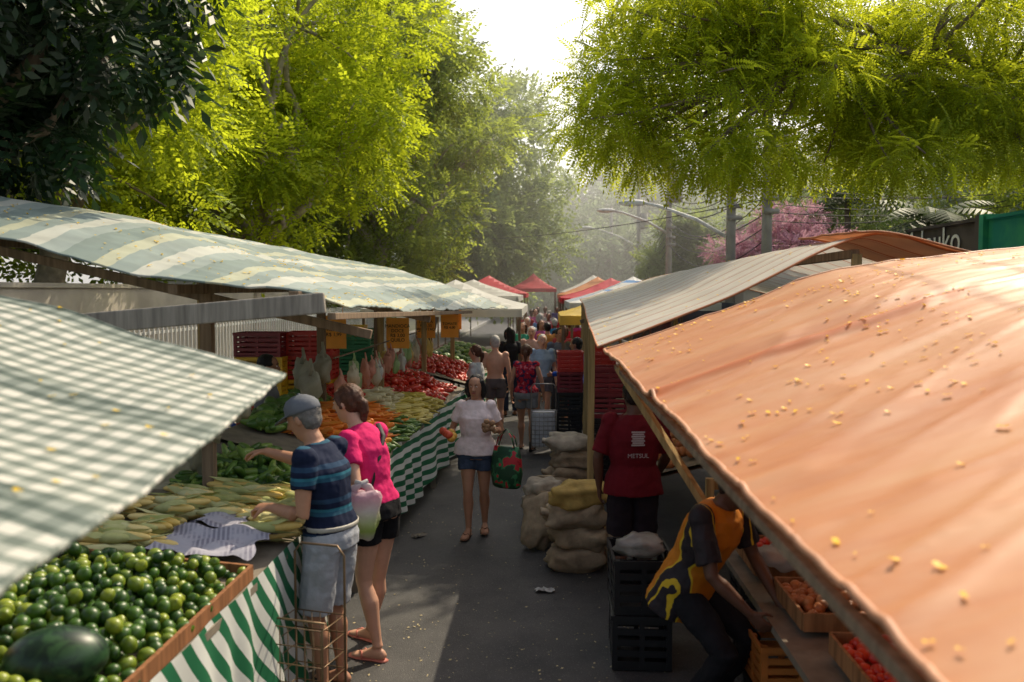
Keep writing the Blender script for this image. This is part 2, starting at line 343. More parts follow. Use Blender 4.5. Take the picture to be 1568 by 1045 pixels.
# ------------------------------------------------------------------ canopies
def cr1(P,m):
    n=len(P); out=[]
    for k in range(m):
        t_=k/(m-1)*(n-1); i=min(int(t_),n-2); f=t_-i
        p0=P[i-1] if i>0 else 2*P[0]-P[1]; p1=P[i]; p2=P[i+1]; p3=P[i+2] if i+2<n else 2*P[-1]-P[-2]
        out.append(.5*((2*p1)+(-p0+p2)*f+(2*p0-5*p1+4*p2-p3)*f*f+(-p0+3*p1-3*p2+p3)*f**3))
    return np.array(out)
petm=M((.85,.55,.01),.5,.15,5,0,trans=.3,name='petal')
def canopy(name,grid,mat,nr=90,nc=60,wr=.02,fx=1.2,fy=5,petals=0,seed=0,hemm=None,psize=.011,skew=0,ridge=None,hr=.008,crease=0):
    G=np.array(grid,float); A=cr1(G,nr); B=cr1(A.transpose(1,0,2),nc).transpose(1,0,2)
    for i in range(nr):
        for j in range(nc):
            x,y,z=B[i,j]; y2=y+skew*x
            s_=noise.noise(Vector((x*fx,y2*fy,seed)))+.5*noise.noise(Vector((x*fx*1.7+3,y2*fy*2.3,seed)))+.2*noise.noise(Vector((x*fx*3,y2*fy*4.5,seed+5)))
            B[i,j,2]+=s_*wr
            if crease:
                q_=abs(noise.noise(Vector((x*.9+1,y2*3.1,seed+11)))); q2=abs(noise.noise(Vector((x*1.6+9,(y-.3*x)*6,seed+3))))
                B[i,j,2]+=crease*(max(0,1-q_*9)+.5*max(0,1-q2*8))
            if ridge: B[i,j,2]+=ridge(x,y)
    V=B.reshape(-1,3); I=np.arange(nr*nc).reshape(nr,nc)
    F=np.stack([I[:-1,:-1],I[:-1,1:],I[1:,1:],I[1:,:-1]],-1).reshape(-1,4)
    a,b,c=V[F[0,0]],V[F[0,1]],V[F[0,2]]
    if np.cross(b-a,c-a)[2]<0: F=F[:,::-1]
    e=empty(name); mesh_np('cloth',V,F,mat,smooth=True,parent=e)
    mb=MB(); edge=list(B[0])+list(B[1:,-1])+list(B[-1,::-1][1:])+list(B[::-1,0][1:])
    mb.tube([tuple(p+np.array([0,0,-.004])) for p in edge],[hr]*len(edge),ref=(0,0,1),n=6); mb.obj('hem',hemm or mat,e,True)
    if petals:
        Vp=[]
        for k in range(petals):
            for _ in range(20):
                i=random.uniform(0,nr-1.01); j=random.uniform(0,nc-1.01); p=B[int(i),int(j)]+(B[int(i)+1,int(j)]-B[int(i),int(j)])*(i%1)+(B[int(i),int(j)+1]-B[int(i),int(j)])*(j%1)
                if noise.noise(Vector((p[0]*1.5,p[1]*1.5,9)))>random.uniform(-.3,.45): break
            s_=psize*random.uniform(.5,1.3); a_=random.uniform(0,6.28)
            for q in range(2):
                ang=a_+q*1.9; dx=np.array([math.cos(ang),math.sin(ang),.35*(1 if q else .2)])*s_; dy=np.array([-math.sin(ang),math.cos(ang),.3])*s_*.7
                b0=p+np.array([0,0,.006])
                Vp+= [b0,b0+dx*.6+dy,b0+dx*1.4,b0+dx*.6-dy+np.array([0,0,.004])]
        Vp=np.array(Vp); mesh_np('petals',Vp,np.arange(len(Vp)).reshape(-1,4),petm,parent=e)
    return e,B
t=NT('orange_tarp'); co_=t.coord(); sx=t.add('ShaderNodeSeparateXYZ'); t.l(co_,sx.inputs[0])
yy=t.math('ADD',sx.outputs[1],t.math('MULTIPLY',t.noise(1.2,2),.25))
band=t.ramp(t.math('MULTIPLY',t.math('ABSOLUTE',t.math('SUBTRACT',yy,4.07)),1),[(.03,1),(.07,0)])
mp=t.add('ShaderNodeMapping'); t.l(co_,mp.inputs[0]); mp.inputs['Scale'].default_value=(.7,4.5,1); mp.inputs['Rotation'].default_value=(0,0,-.2)
nn=t.noise(1.1,7,mp.outputs[0],.55,.4)
c=t.ramp(nn,[(.3,(.48,.155,.045)),(.52,(.56,.225,.085)),(.74,(.60,.30,.14))])
c=t.mix(t.ramp(t.noise(2.2,6,rough=.65),[(.45,0),(.75,.4)]),c,(.62,.38,.24))
c=t.mix(t.math('MULTIPLY',band,.85),c,(.55,.13,.02))
t.bump(t.noise(5,6,mp.outputs[0]),.15,.02)
orange=t.fin(c,.47,.4,.2,(.8,.28,.06)); 
orhem=M((.5,.24,.13),.5,.2,6,.1,name='orange_hem')
ridge=lambda x,y:.03*math.exp(-((y-3.93)/.05)**2)-.02*math.exp(-((y-4.15)/.12)**2)
canopy('orange_canopy',[[(.62,.3,1.70),(1.3,.3,1.95),(2.0,.3,2.2),(3.4,.3,2.5)],
 [(.61,1.3,1.75),(1.3,1.3,1.98),(2.0,1.3,2.2),(3.4,1.3,2.5)],
 [(.56,2.5,1.80),(1.3,2.5,2.04),(2.0,2.5,2.26),(3.4,2.5,2.52)],
 [(.50,3.8,1.86),(1.3,3.8,2.13),(2.0,3.8,2.34),(3.4,3.8,2.56)],
 [(.44,4.7,1.93),(1.28,4.7,2.22),(1.98,4.7,2.43),(3.4,4.7,2.62)],
 [(.38,5.5,1.98),(1.28,5.5,2.28),(1.96,5.5,2.50),(3.4,5.5,2.66)]],orange,260,130,.016,.55,2.2,560,1,orhem,psize=.0115,skew=-.45,ridge=ridge,hr=.011,crease=.007)
t=NT('checked_tarp'); co_=t.coord()
def sq(v,lo,hi,w_=.5):
    x=t.math('ADD',t.dot(co_,v),t.math('MULTIPLY',t.noise(2.5,2),.5))
    return t.ramp(t.math('FRACT',x),[(0,lo),(w_-.06,lo),(w_,hi),(.95,hi)])
g=t.mix(1.0,sq((1.0,15,0),(.40,.46,.44),(1,1,1)),sq((13,-1,0),(.58,.63,.62),(1,1,1)),'MULTIPLY')
bnd=t.ramp(t.math('FRACT',t.math('ADD',t.dot(co_,(.3,1.5,0)),.1)),[(0,(.5,.56,.56)),(.2,(1,1,1))],'CONSTANT')
g=t.mix(1.0,g,bnd,'MULTIPLY'); g=t.mix(1.0,g,(.60,.59,.52),'MULTIPLY')
t.bump(t.noise(120,3),.1,.002); ging=t.fin(g,.6,.3,.2)
canopy('checked_canopy',[[(-.80,.3,1.83),(-1.4,.3,1.98),(-2.0,.3,2.17),(-3.3,.3,2.5)],
 [(-.83,1.3,1.90),(-1.4,1.3,2.03),(-2.0,1.3,2.2),(-3.3,1.3,2.52)],
 [(-.87,2.2,1.97),(-1.4,2.2,2.08),(-2.0,2.2,2.24),(-3.3,2.2,2.54)],
 [(-.93,3.0,2.05),(-1.4,3.02,2.17),(-2.0,3.08,2.33),(-3.3,3.1,2.56)]],ging,90,80,.022,1.5,2.2,60,3,ging,psize=.009)
ls=stripes('striped_tarp',(1.45,.03,0),[(0,(.21,.27,.25)),(.28,(.43,.45,.33)),(.42,(.25,.31,.29)),(.62,(.50,.52,.46)),(.8,(.30,.36,.34))],.1,1.5,.6,.12)
canopy('striped_canopy',[[(-1.25,5,2.27),(-1.5,5,2.355),(-2.4,5,2.45),(-3.2,5,2.66),(-4.4,5,2.85)],
 [(-1.22,6.2,2.22),(-1.6,6.2,2.38),(-2.5,6.2,2.68),(-3.3,6.2,2.91),(-4.4,6.2,3.1)],
 [(-1.19,8,2.17),(-1.6,8,2.35),(-2.5,8,2.64),(-3.3,8,2.9),(-4.4,8,3.05)],
 [(-1.05,11,2.12),(-1.5,11,2.30),(-2.4,11,2.6),(-3.3,11,2.88),(-4.4,11,3.0)],
 [(-.7,16,2.04),(-1.1,16,2.2),(-2,16,2.5),(-3,16,2.78),(-4.2,16,2.9)]],ls,140,80,.03,2,1.6,600,5,ls,psize=.012,crease=.006)
ws=stripes('white_striped_tarp',(0.0,2.2,0),[(0,(.74,.69,.60)),(.74,(.5,.22,.13)),(.82,(.74,.69,.60)),(.93,(.45,.3,.25)),(.96,(.74,.69,.6))],.1,2,.5,.35)
canopy('white_canopy',[[(.36,5.8,1.97),(1.2,5.8,2.29),(2.12,5.8,2.72),(2.7,5.8,2.6),(3.6,5.8,2.35)],
 [(.42,8.5,2.06),(1.2,8.5,2.32),(2.12,8.5,2.71),(2.8,8.5,2.55),(3.6,8.5,2.35)],
 [(.5,11,2.15),(1.2,11,2.36),(2.12,11,2.68),(2.8,11,2.5),(3.6,11,2.3)],
 [(.57,14,2.22),(1.2,14,2.38),(2.12,14,2.64),(2.8,14,2.5),(3.6,14,2.3)]],ws,100,80,.016,1.2,.8,200,7,M((.5,.2,.09),.6,name='rust_hem'))
brn=M((.48,.19,.08),.6,.25,3,.1,trans=.3,name='rust_tarp')
canopy('rust_canopy',[[(2.02,5.7,2.74),(2.4,5.7,2.70),(3.9,5.7,2.32)],[(2.1,7.2,2.78),(2.4,7.2,2.74),(3.9,7.2,2.35)]],brn,20,30,.012,2,3)
# far stalls: hipped tarp roofs on four posts
def tent(name,x0,x1,y0,y1,ze,zr,m,sd):
    e=empty(name); vs=[];fs=[];n=14
    for i in range(n+1):
        for j in range(n+1):
            u=-1+2*i/n;v=-1+2*j/n; k=max(abs(u),abs(v)); z=zr+(ze-zr)*k-.10*math.sin(math.pi*k)*(zr-ze)+.02*noise.noise(Vector((u*3,v*3,sd)))
            vs.append((x0+(x1-x0)*(u+1)/2,y0+(y1-y0)*(v+1)/2,z))
    for i in range(n):
        for j in range(n): a=i*(n+1)+j; fs.append((a,a+n+1,a+n+2,a+1))
    mb=MB(); mb.addv(vs,fs)
    P=[(x0,y0),(x1,y0),(x1,y1),(x0,y1)]
    for k in range(4):   # valance
        (ax,ay),(bx,by)=P[k],P[(k+1)%4]; mb.addv([(ax,ay,ze),(bx,by,ze),(bx,by,ze-.16),(ax,ay,ze-.16)],[(0,1,2,3)])
    mb.obj('cloth',m,e); mb=MB()
    for a,b in P: mb.beam((a+(.05 if a==x0 else -.05),b+(.05 if b==y0 else -.05),0),(a+(.05 if a==x0 else -.05),b+(.05 if b==y0 else -.05),ze-.02),.05)
    mb.obj('posts',wood(),e)
tm=lambda c,n:M(c,.6,.15,2,.1,trans=.4,name=n)
bl=stripes('blue_white_tarp',(0,1.3,0),[(0,(.7,.7,.68)),(.5,(.10,.28,.6)),(.75,(.7,.7,.68))],.1,1,.6,.3)
redt=tm((.6,.05,.07),'red_tarp'); whtt=tm((.66,.65,.6),'white_tarp'); ort=tm((.65,.25,.08),'orange_tarp_far'); yet=tm((.7,.5,.1),'yellow_tarp')
for i,a in enumerate([('white_tent',-3.6,-.45,16.5,22,2.0,2.6,whtt),('white_tent',-3.7,-.75,24,29,2.2,2.7,whtt),('red_tent',-3.7,-.7,31,36,2.25,2.95,redt),('red_tent',-1.6,.5,38,41,2.45,3.15,redt),
        ('yellow_tent',.25,1.5,14.4,16.6,1.93,2.2,yet),('blue_striped_tent',.5,3.6,17.6,22.5,2.1,2.68,bl),('red_tent',.45,3.6,24,29,2.15,2.75,redt),('orange_tent',.5,3.6,31,36,2.2,2.9,ort),('white_tent',.7,3.9,38,44,2.3,3.1,whtt),('blue_tent',-3.9,-1.6,38,44,2.3,3.1,bl)]):
    tent(*a,sd=i)

# ------------------------------------------------------------------ stall structures
wd=wood(); wdl=wood((.5,.36,.16),'wood_light'); wg=wood((.36,.33,.28),'wood_grey')
def post(x,y,z0,z1,w=.055,m=wd,name='wooden_post'):
    mb=MB(); mb.beam((x,y,z0),(x+.01,y,z1),w,w*.8); mb.obj(name,m,bevel=.004)
for x,y,z in [(-2.26,5.6,2.5),(-2.26,8.5,2.5),(-2.25,11.3,2.45),(-2.1,15.5,2.4)]: post(x,y,0,z,.08)
for x,y,z in [(-1.95,10,2.4),(-1.75,12.2,2.3),(-1.6,14.6,2.25),(-4.1,5.2,2.75),(-4.1,10,2.85)]: post(x,y,0,z,.07,wdl)
for x,y,z in [(.42,7.9,2.0),(.6,13.8,2.15),(.52,11,2.08),(3.2,5.6,2.4),(2.1,5.9,2.6),(2.1,13.9,2.55),(3.2,2.2,2.35)]: post(x,y,0,z,.06,wdl)
mb=MB(); mb.beam((.45,5.2,1.88),(.98,4.75,1.02),.05,.04); mb.obj('wooden_brace',wdl,bevel=.004)
mb=MB(); mb.beam((-2.75,4.75,2.15),(-1.28,4.92,2.28),.055,.12); mb.obj('wooden_beam',wg,bevel=.008)
mb=MB(); mb.beam((-1.48,4.97,2.33),(-1.40,5.2,2.32),.07,.035); mb.beam((-1.25,4.95,2.20),(-1.05,12,2.05),.05,.04); mb.beam((-2.26,5.1,2.36),(-2.26,15.8,2.40),.06,.06); mb.beam((-4.1,5.1,2.70),(-4.1,15.8,2.80),.06,.06)
for y in (5.6,8.5,11.3,14.5): mb.beam((-1.15,y,2.06),(-4.1,y,2.72),.045,.06)
mb.obj('canopy_frame',wd,bevel=.004)
mb=MB(); mb.beam((.5,5.5,1.88),(2.0,5.55,2.38),.05,.05); mb.beam((.47,5.8,1.9),(.6,13.9,2.12),.05,.05); mb.beam((2.1,5.9,2.6),(2.1,13.9,2.54),.06,.06); mb.beam((.65,1.0,1.66),(.45,5.4,1.87),.03,.03)
for y in (8.5,11): mb.beam((.45,y,1.95),(2.1,y,2.55),.045,.05)
mb.obj('canopy_frame',wd,bevel=.004)
dk=M((.03,.035,.05),.8,.3,2,.2,name='dark_backing')  # dark sheets added behind the right stalls to stop light leaking in
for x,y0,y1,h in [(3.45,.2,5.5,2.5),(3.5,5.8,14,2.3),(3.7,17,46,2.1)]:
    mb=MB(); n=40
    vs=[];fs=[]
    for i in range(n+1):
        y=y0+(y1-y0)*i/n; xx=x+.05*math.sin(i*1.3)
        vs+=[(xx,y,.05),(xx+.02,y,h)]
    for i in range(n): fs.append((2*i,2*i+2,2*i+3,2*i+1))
    mb.addv(vs,fs); mb.obj('added_stall_backing',dk,smooth=True)

gstr=stripes('green_stripe_cloth',(.5,6.0,5.0),[(0,(.74,.76,.72)),(.5,(.02,.16,.07))],.5,1.3,.6,.15,dirt=.2)
gstr2=stripes('green_stripe_cloth_b',(.5,.5,9.5),[(0,(.74,.76,.72)),(.5,(.02,.16,.07))],.7,.9,.6,.15,dirt=.2)
def skirt(name,pts,z0,z1,m):
    P=cr1(np.array(pts,float),120); vs=[];fs=[];K=8
    for i,p in enumerate(P):
        for k in range(K+1):
            s_=k/K; off=.035*s_*math.sin(i*.55+2*math.sin(i*.13))+.02*noise.noise(Vector((i*.1,s_*2,3)))
            vs.append((p[0]+off+.03*s_,p[1],z1+(z0-z1)*s_+(.02*math.sin(i*.2) if k==K else 0)))
    for i in range(len(P)-1):
        for k in range(K): a=i*(K+1)+k; fs.append((a,a+1,a+K+2,a+K+1))
    mb=MB(); mb.addv(vs,fs); return mb.obj(name,m,smooth=True)
skirt('striped_table_skirt',[(-1.44,2.2),(-1.43,4),(-1.44,5.7)],.10,.93,gstr)
skirt('striped_table_skirt',[(-1.42,6.5),(-1.38,8),(-1.27,10),(-1.15,12.5)],.22,.93,gstr2)
skirt('striped_table_skirt',[(-1.1,13),(-1.0,16),(-.95,20)],.18,.93,gstr2)
def tabletop(name,pf,pb,z0,z1,m):
    mb=MB(); n=len(pf)
    vs=[(x,y,z0) for x,y in pf]+[(x,y,z1) for x,y in pb]+[(x,y,z0-.04) for x,y in pf]+[(x,y,z1-.04) for x,y in pb]
    fs=[]
    for i in range(n-1):
        fs+= [(i,i+1,n+i+1,n+i),(2*n+i,3*n+i,3*n+i+1,2*n+i+1),(i,2*n+i,2*n+i+1,i+1),(n+i,n+i+1,3*n+i+1,3*n+i)]
    mb.addv(vs,fs)
    for k in range(n):
        for (x,y),z in ((pf[k],z0),(pb[k],z1)): mb.beam((x-.06 if z==z0 else x+.06,y,0),(x-.06 if z==z0 else x+.06,y,z-.05),.05)
    return mb.obj(name,m)
brd=M((.2,.17,.13),.8,name='boards')
tabletop('market_table',[(-1.44,2.2),(-1.43,4),(-1.44,5.7)],[(-3.1,2.2),(-3.1,4),(-3.1,5.7)],.90,1.02,brd)
tabletop('market_table',[(-1.42,6.5),(-1.38,8),(-1.27,10),(-1.15,12.5)],[(-2.6,6.5),(-2.6,8),(-2.55,10),(-2.4,12.5)],.90,1.22,brd)
tabletop('market_table',[(-1.1,13),(-1.0,16),(-.95,20)],[(-2.3,13),(-2.2,16),(-2.1,20)],.90,1.2,brd)
tabletop('market_table',[(1.15,3.1),(1.15,5.6)],[(2.4,3.1),(2.4,5.6)],.66,.72,brd)
tabletop('market_table',[(.95,7.2),(.95,13)],[(2.2,7.2),(2.2,13)],.8,1.1,brd)

# ------------------------------------------------------------------ produce
def sph(r=(1,1,1),nz=0,seed=0,nu=12,nv=8,pw=1): mb=MB(); mb.ell((0,0,0),r,0,None,nu,nv,pw,nz,seed); return template(mb)
lime_t=[]
for s_ in (1,2):
    mb=MB(); mb.tube([(0,-1.2,0),(0,-1.08,0),(0,-.85,0),(0,-.4,0),(0,.1,0),(0,.55,0),(0,.88,0),(0,1.08,0),(0,1.2,0)],[.05,.3,.66,.95,1.0,.88,.6,.25,.1],n=12); lime_t.append(template(mb))
tz1=lambda x: .91+(-1.44-x)/1.66*.12
limes=MR((.010,.038,.005),(.045,.11,.008),.38,.45,30,name='lime_skin',c3=(.26,.30,.025))
Pp=[]; r_=.032
for lay in range(4):
    x0=-1.50-lay*.08; z0=.035+lay*.045; j=0; y=2.6+lay*.03
    while y<4.12-lay*.06:
        x=x0-(j%2)*r_
        while x>-3.0:
            if lay<2 or (lay==2 and random.random()<.8) or (lay==3 and noise.noise(Vector((x*3,y*3,2)))>.0 and random.random()<.75): Pp.append((x+random.uniform(-.016,.016),y+random.uniform(-.016,.016),tz1(x)+z0+random.uniform(-.015,.015)+.05*noise.noise(Vector((x*3.3,y*3.3,7)))))
            x-=2*r_*1.06
        y+=r_*1.78; j+=1
Pp=[p for p in Pp if not (abs(p[0]+1.70)<.17 and abs(p[1]-2.84)<.14 and p[2]>tz1(p[0])+.06)]
scatter('lime_pile',lime_t,Pp,rng.normal(size=(len(Pp),3)),rng.uniform(.023,.035,len(Pp)),limes)
mb=MB()
for x0,y0,x1,y1 in [(-1.47,2.5,-1.47,4.15),(-1.47,4.15,-3.0,4.2)]: mb.beam((x0,y0,tz1(x0)+.03),(x1,y1,tz1(x1)+.03),.02,.07)
mb.obj('tray_edge',wood((.32,.14,.06),'tray_wood'))
t=NT('watermelon_skin'); wv=t.noise(14,4,dist=1.5); wm=t.fin(t.ramp(wv,[(.42,(.006,.022,.012)),(.6,(.025,.07,.025))]),.4,.45)
mb=MB(); mb.ell((0,0,0),(.17,.12,.11),nu=24,nv=16); mb.obj('watermelon',wm,smooth=True,loc=(-1.70,2.84,1.07),yaw=20)
mb=MB(); mb.ell((0,0,0),(.15,.06,.055),nu=24,nv=16,nz=.15); mb.obj('squash',M((.5,.3,.12),.5,.2,6,name='squash_skin'),smooth=True,loc=(-2.0,2.8,1.15),yaw=-30)
mb=MB(); mb.tube([(0,.0,0),(0,.03,0),(0,.1,0),(0,.17,0),(0,.2,0),(0,.215,0)],[.020,.026,.026,.021,.014,.004],n=12,mi=0)
mb.tube([(0,-.07,0),(0,-.04,0),(0,.0,0),(0,.05,-.004),(0,.085,-.008)],[.008,.018,.028,.028,.022],n=10,mi=1,cap=True)
for a in (0,2.2,4.2):
    dx,dz=math.cos(a),math.sin(a)
    mb.addv([(dx*.026,.02,dz*.026),(dx*.028-dz*.02,.1,dz*.028+dx*.02),(dx*.055,.20,dz*.03+.0),(dx*.03+dz*.02,.1,dz*.03-dx*.02)],[(0,1,2,3)],1)
corn_t=[template(mb)]
kern=MR((.66,.44,.10),(.80,.64,.28),.45,.4,60,name='corn_kernels'); husk=MR((.36,.40,.11),(.74,.70,.38),.6,.3,25,.2,name='corn_husk')
ps=[];ds=[]
for (cx,cy,ang) in [(-2.22,4.36,.3),(-2.18,4.58,.2),(-2.5,4.5,.1),(-1.60,4.78,0),(-1.60,5.0,.3),(-1.66,5.25,.2),(-1.95,4.98,.5),(-1.95,5.25,.3),(-2.28,4.98,.2),(-2.28,5.28,.8),(-1.64,5.5,.2),(-2.6,5.1,.4),(-2.0,5.5,.4),(-2.6,4.85,.1)]:
    for k in range(10):
        ps.append((cx+random.uniform(-.10,.10),cy+(k%5-2)*.052,tz1(cx)+.035+.055*(k//5)+random.uniform(0,.02))); ds.append((1,-ang*.5+random.uniform(-.35,.35),random.uniform(-.05,.12)) if random.random()<.5 else (-1,ang*.3+random.uniform(-.4,.4),.05))
scatter('corn_pile',corn_t,ps,ds,rng.uniform(.95,1.15,len(ps)),[kern,husk])
t=NT('newsprint'); c=t.ramp(t.math('FRACT',t.dot(t.coord(),(38,12,0))),[(0,(.36,.35,.40)),(.45,(.2,.19,.24))],'CONSTANT'); c=t.mix(t.ramp(t.noise(6,3),[(.45,0),(.55,1)]),c,(.36,.35,.40)); t.fin(c,.8,.2)
def paper(name,x0,x1,y0,y1,z,m,amp=.02,sd=0):
    vs=[];fs=[];n=26
    for i in range(n+1):
        for j in range(n+1):
            x=x0+(x1-x0)*i/n;y=y0+(y1-y0)*j/n; vs.append((x+.02*math.sin(j*.5),y+.02*math.sin(i*.4),z(x)+.02+amp*abs(noise.noise(Vector((x*5,y*6,sd))))*2))
    for i in range(n):
        for j in range(n): a=i*(n+1)+j; fs.append((a,a+n+1,a+n+2,a+1))
    mb=MB(); mb.addv(vs,fs); return mb.obj(name,m,smooth=True)
paper('newspaper_sheet',-2.04,-1.50,4.2,4.68,lambda x:tz1(x)+.05,t.m,.04,2); paper('newspaper_sheet',-1.98,-1.72,4.62,4.9,lambda x:tz1(x)+.07,t.m,.03,4)
mb=MB(); mb.tube([(0,-.1,0),(0,-.09,0),(0,-.05,.006),(0,0,.01),(0,.05,.006),(0,.09,-.002),(.0,.1,-.004)],[.005,.014,.021,.023,.021,.014,.004],n=10); cuc=[template(mb)]
grn=MR((.02,.06,.01),(.07,.16,.02),.4,.5,25,name='green_veg',c3=(.2,.3,.05)); 
def veg(name,tp,x0,x1,y0,y1,n,h,zf,mat,sc,dirf=None,layers=2):
    P=[];D=[]
    for k in range(n):
        x=random.uniform(x0,x1);y=random.uniform(y0,y1); cxn=(x-(x0+x1)/2)/(x1-x0)*2; cyn=(y-(y0+y1)/2)/(y1-y0)*2
        P.append((x,y,zf(x,y)+.015+h*random.random()*max(.15,1-cxn*cxn)*max(.15,1-cyn**4)))
        D.append(dirf() if dirf else (random.gauss(0,1),random.gauss(0,1),random.gauss(0,.25)))
    return scatter(name,tp,P,D,rng.uniform(.85,1.2,n)*sc,mat)
zt=lambda x,y: tz1(x)
veg('cucumber_pile',cuc,-2.5,-1.75,5.65,6.4,260,.18,lambda x,y:1.0,grn,1.15)
veg('zucchini_pile',cuc,-3.1,-2.75,4.4,5.6,90,.1,zt,grn,1.3)
veg('yellow_pepper_pile',cuc,-3.0,-2.72,4.2,4.9,50,.1,zt,MR((.45,.3,.04),(.6,.45,.12),.5,name='yellow_veg'),1.2)
mb=MB(); mb.box((-2.15,6.0,.94),(.9,1.0,.06)); mb.beam((-2.5,6.4,0),(-2.5,6.4,.9),.05); mb.beam((-1.8,6.4,0),(-1.8,6.4,.9),.05); mb.obj('side_table',wd)
mb=MB(); mb.tube([(0,-.1,0),(0,-.09,0),(0,-.04,0),(0,.04,0),(0,.1,0),(0,.13,0)],[.006,.018,.02,.015,.007,.002],n=9); car=[template(mb)]
mb=MB(); mb.tube([(0,-.06,0),(0,-.05,0),(0,-.02,0),(0,.02,.004),(0,.055,0),(0,.07,0)],[.012,.028,.034,.031,.018,.005],n=10,mi=0); mb.tube([(0,-.075,0),(0,-.05,0)],[.005,.007],n=6,mi=1); pep=[template(mb)]
tom=[sph((.036,.036,.03))]
z2=lambda x,y: .92+max(0,(-1.3-x))*.27
carm=MR((.6,.14,.015),(.75,.27,.03),.5,name='carrot'); redm=MR((.42,.015,.01),(.62,.05,.02),.3,.5,name='red_pepper'); yel=MR((.5,.38,.04),(.65,.55,.2),.5,name='yellow_produce'); crm=MR((.5,.42,.22),(.68,.62,.4),.6,name='cream_produce')
alongx=lambda:(random.choice([-1,1])+random.gauss(0,.2),random.gauss(0,.35),random.gauss(0,.15))
veg('carrot_pile',car,-2.25,-1.5,7.2,8.9,620,.14,z2,carm,1.15,alongx)
veg('leek_pile',car,-1.75,-1.36,8.9,10.6,260,.1,z2,yel,1.2,alongx)
veg('green_bean_pile',cuc,-1.6,-1.36,7.7,8.9,90,.08,z2,grn,.9,alongx)
veg('parsnip_pile',car,-2.1,-1.7,8.9,10,260,.14,z2,crm,1.2,alongx)
veg('red_pepper_pile',pep,-2.5,-1.85,8.9,10.4,330,.14,z2,[redm,grn],1.1)
veg('red_pepper_pile',pep,-2.4,-1.35,10.6,12.2,420,.16,z2,[redm,grn],1.2)
veg('lettuce_pile',pep,-2.5,-2.25,7.0,8.8,120,.16,z2,[grn,grn],1.5)
veg('green_pepper_pile',pep,-1.75,-1.38,6.6,7.5,120,.1,z2,[grn,grn],1.1)
veg('tomato_pile',tom,-2.2,-1.2,13.2,15.5,400,.14,z2,redm,1.3); veg('cabbage_pile',tom,-2.1,-1.1,15.6,19.5,260,.16,z2,grn,2)
zr=lambda x,y:.82+(x-.95)*.24
veg('onion_pile',tom,1.0,2.1,7.3,9.2,260,.12,zr,MR((.3,.1,.03),(.5,.2,.07),.5,name='onion_r'),1.2); veg('tomato_pile',tom,1.0,2.1,9.4,11,240,.12,zr,redm,1.2); veg('potato_pile',tom,1.0,2.1,11.1,12.9,240,.12,zr,crm,1.3)
def crate(mb,c,sx,sy,h,mi=0,slats=5):
    x,y,z=c; t_=.012
    mb.box((x,y,z+.01),(sx,sy,.02),mi)
    for k in range(slats):
        zz=z+h*(k+.5)/slats; hh=h/slats*.62
        for s_ in (-1,1):
            mb.box((x,y+s_*(sy/2-t_/2),zz),(sx-.03,t_,hh),mi); mb.box((x+s_*(sx/2-t_/2),y,zz),(t_,sy-.03,hh),mi)
    for s_ in (-1,1):
        for r_ in (-1,1): mb.box((x+s_*(sx/2-.014),y+r_*(sy/2-.014),z+h/2),(.034,.034,h),mi)
        mb.box((x,y+s_*(sy/2-t_/2-.003),z+h/2),(.03,t_+.01,h*.98),mi); mb.box((x+s_*(sx/2-t_/2-.003),y,z+h/2),(t_+.01,.03,h*.98),mi)
        mb.box((x,y+s_*(sy/2+.003),z+h-.015),(sx+.012,.014,.03),mi); mb.box((x+s_*(sx/2+.003),y,z+h-.015),(.014,sy-.002,.03),mi)
def plast(c): return M(c,.4,.15,6,.05,.5,name='crate_plastic')
PC={'r':plast((.5,.03,.02)),'b':plast((.02,.07,.35)),'y':plast((.75,.45,.02)),'k':plast((.012,.012,.014)),'g':plast((.03,.2,.08)),'o':plast((.5,.16,.03)),'m':plast((.22,.02,.03))}
def stack(x,y,cols,z=0.01,sx=.52,sy=.36,h=.29,name='plastic_crate'):
    for i,cc in enumerate(cols):
        mb=MB(); crate(mb,(0,0,0),sx,sy,h); mb.obj(name,PC[cc],loc=(x+random.uniform(-.01,.01),y+random.uniform(-.01,.01),z+i*(h+.004)),yaw=random.uniform(-2,2))
stack(-3.15,9.4,'kgkryym',h=.265); stack(-2.65,9.6,'kkgbyrr',h=.265); stack(-3.75,10.2,'kgbkm'); stack(-2.9,13,'gggggg'); stack(-3.5,13.2,'bbgyk'); stack(-3.3,14.3,'ryryry')
stack(.60,5.42,'kk',sx=.36,sy=.5,h=.34); stack(1.33,4.55,'o',z=.25,sx=.42,sy=.36,h=.26); stack(1.33,4.55,'k',z=.0,sx=.42,sy=.36,h=.24)
stack(.36,12.4,'kkkmr',sx=.36); stack(.78,12.0,'kkkkr',sx=.4); stack(.74,9.9,'kkkmm',sx=.42); stack(.75,14.5,'kkkrr'); stack(.55,16,'rkrk'); stack(1.7,6.4,'kkkk'); stack(2.3,6.5,'krbk')
for (x,y,mm) in [(1.42,5.15,redm),(1.45,4.35,MR((.3,.1,.03),(.5,.2,.07),.5,name='onion')),(1.85,4.75,redm),(1.5,3.6,redm),(2.0,3.9,redm)]:
    mb=MB(); z=.70
    for s_ in (-1,1): mb.box((x+s_*.2,y,z+.05),(.015,.5,.09)); mb.box((x,y+s_*.26,z+.05),(.4,.015,.09))
    mb.box((x,y,z+.008),(.39,.5,.012)); mb.obj('wooden_tray',wood((.4,.2,.09),'tray_wood2'))
    veg('tomato_pile' if mm is redm else 'onion_pile',tom,x-.17,x+.17,y-.22,y+.22,110,.07,lambda a,b:z+.04,mm,.8)
plb=M((.6,.6,.6),.25,.1,6,.3,.5,trans=.5,name='plastic_film')
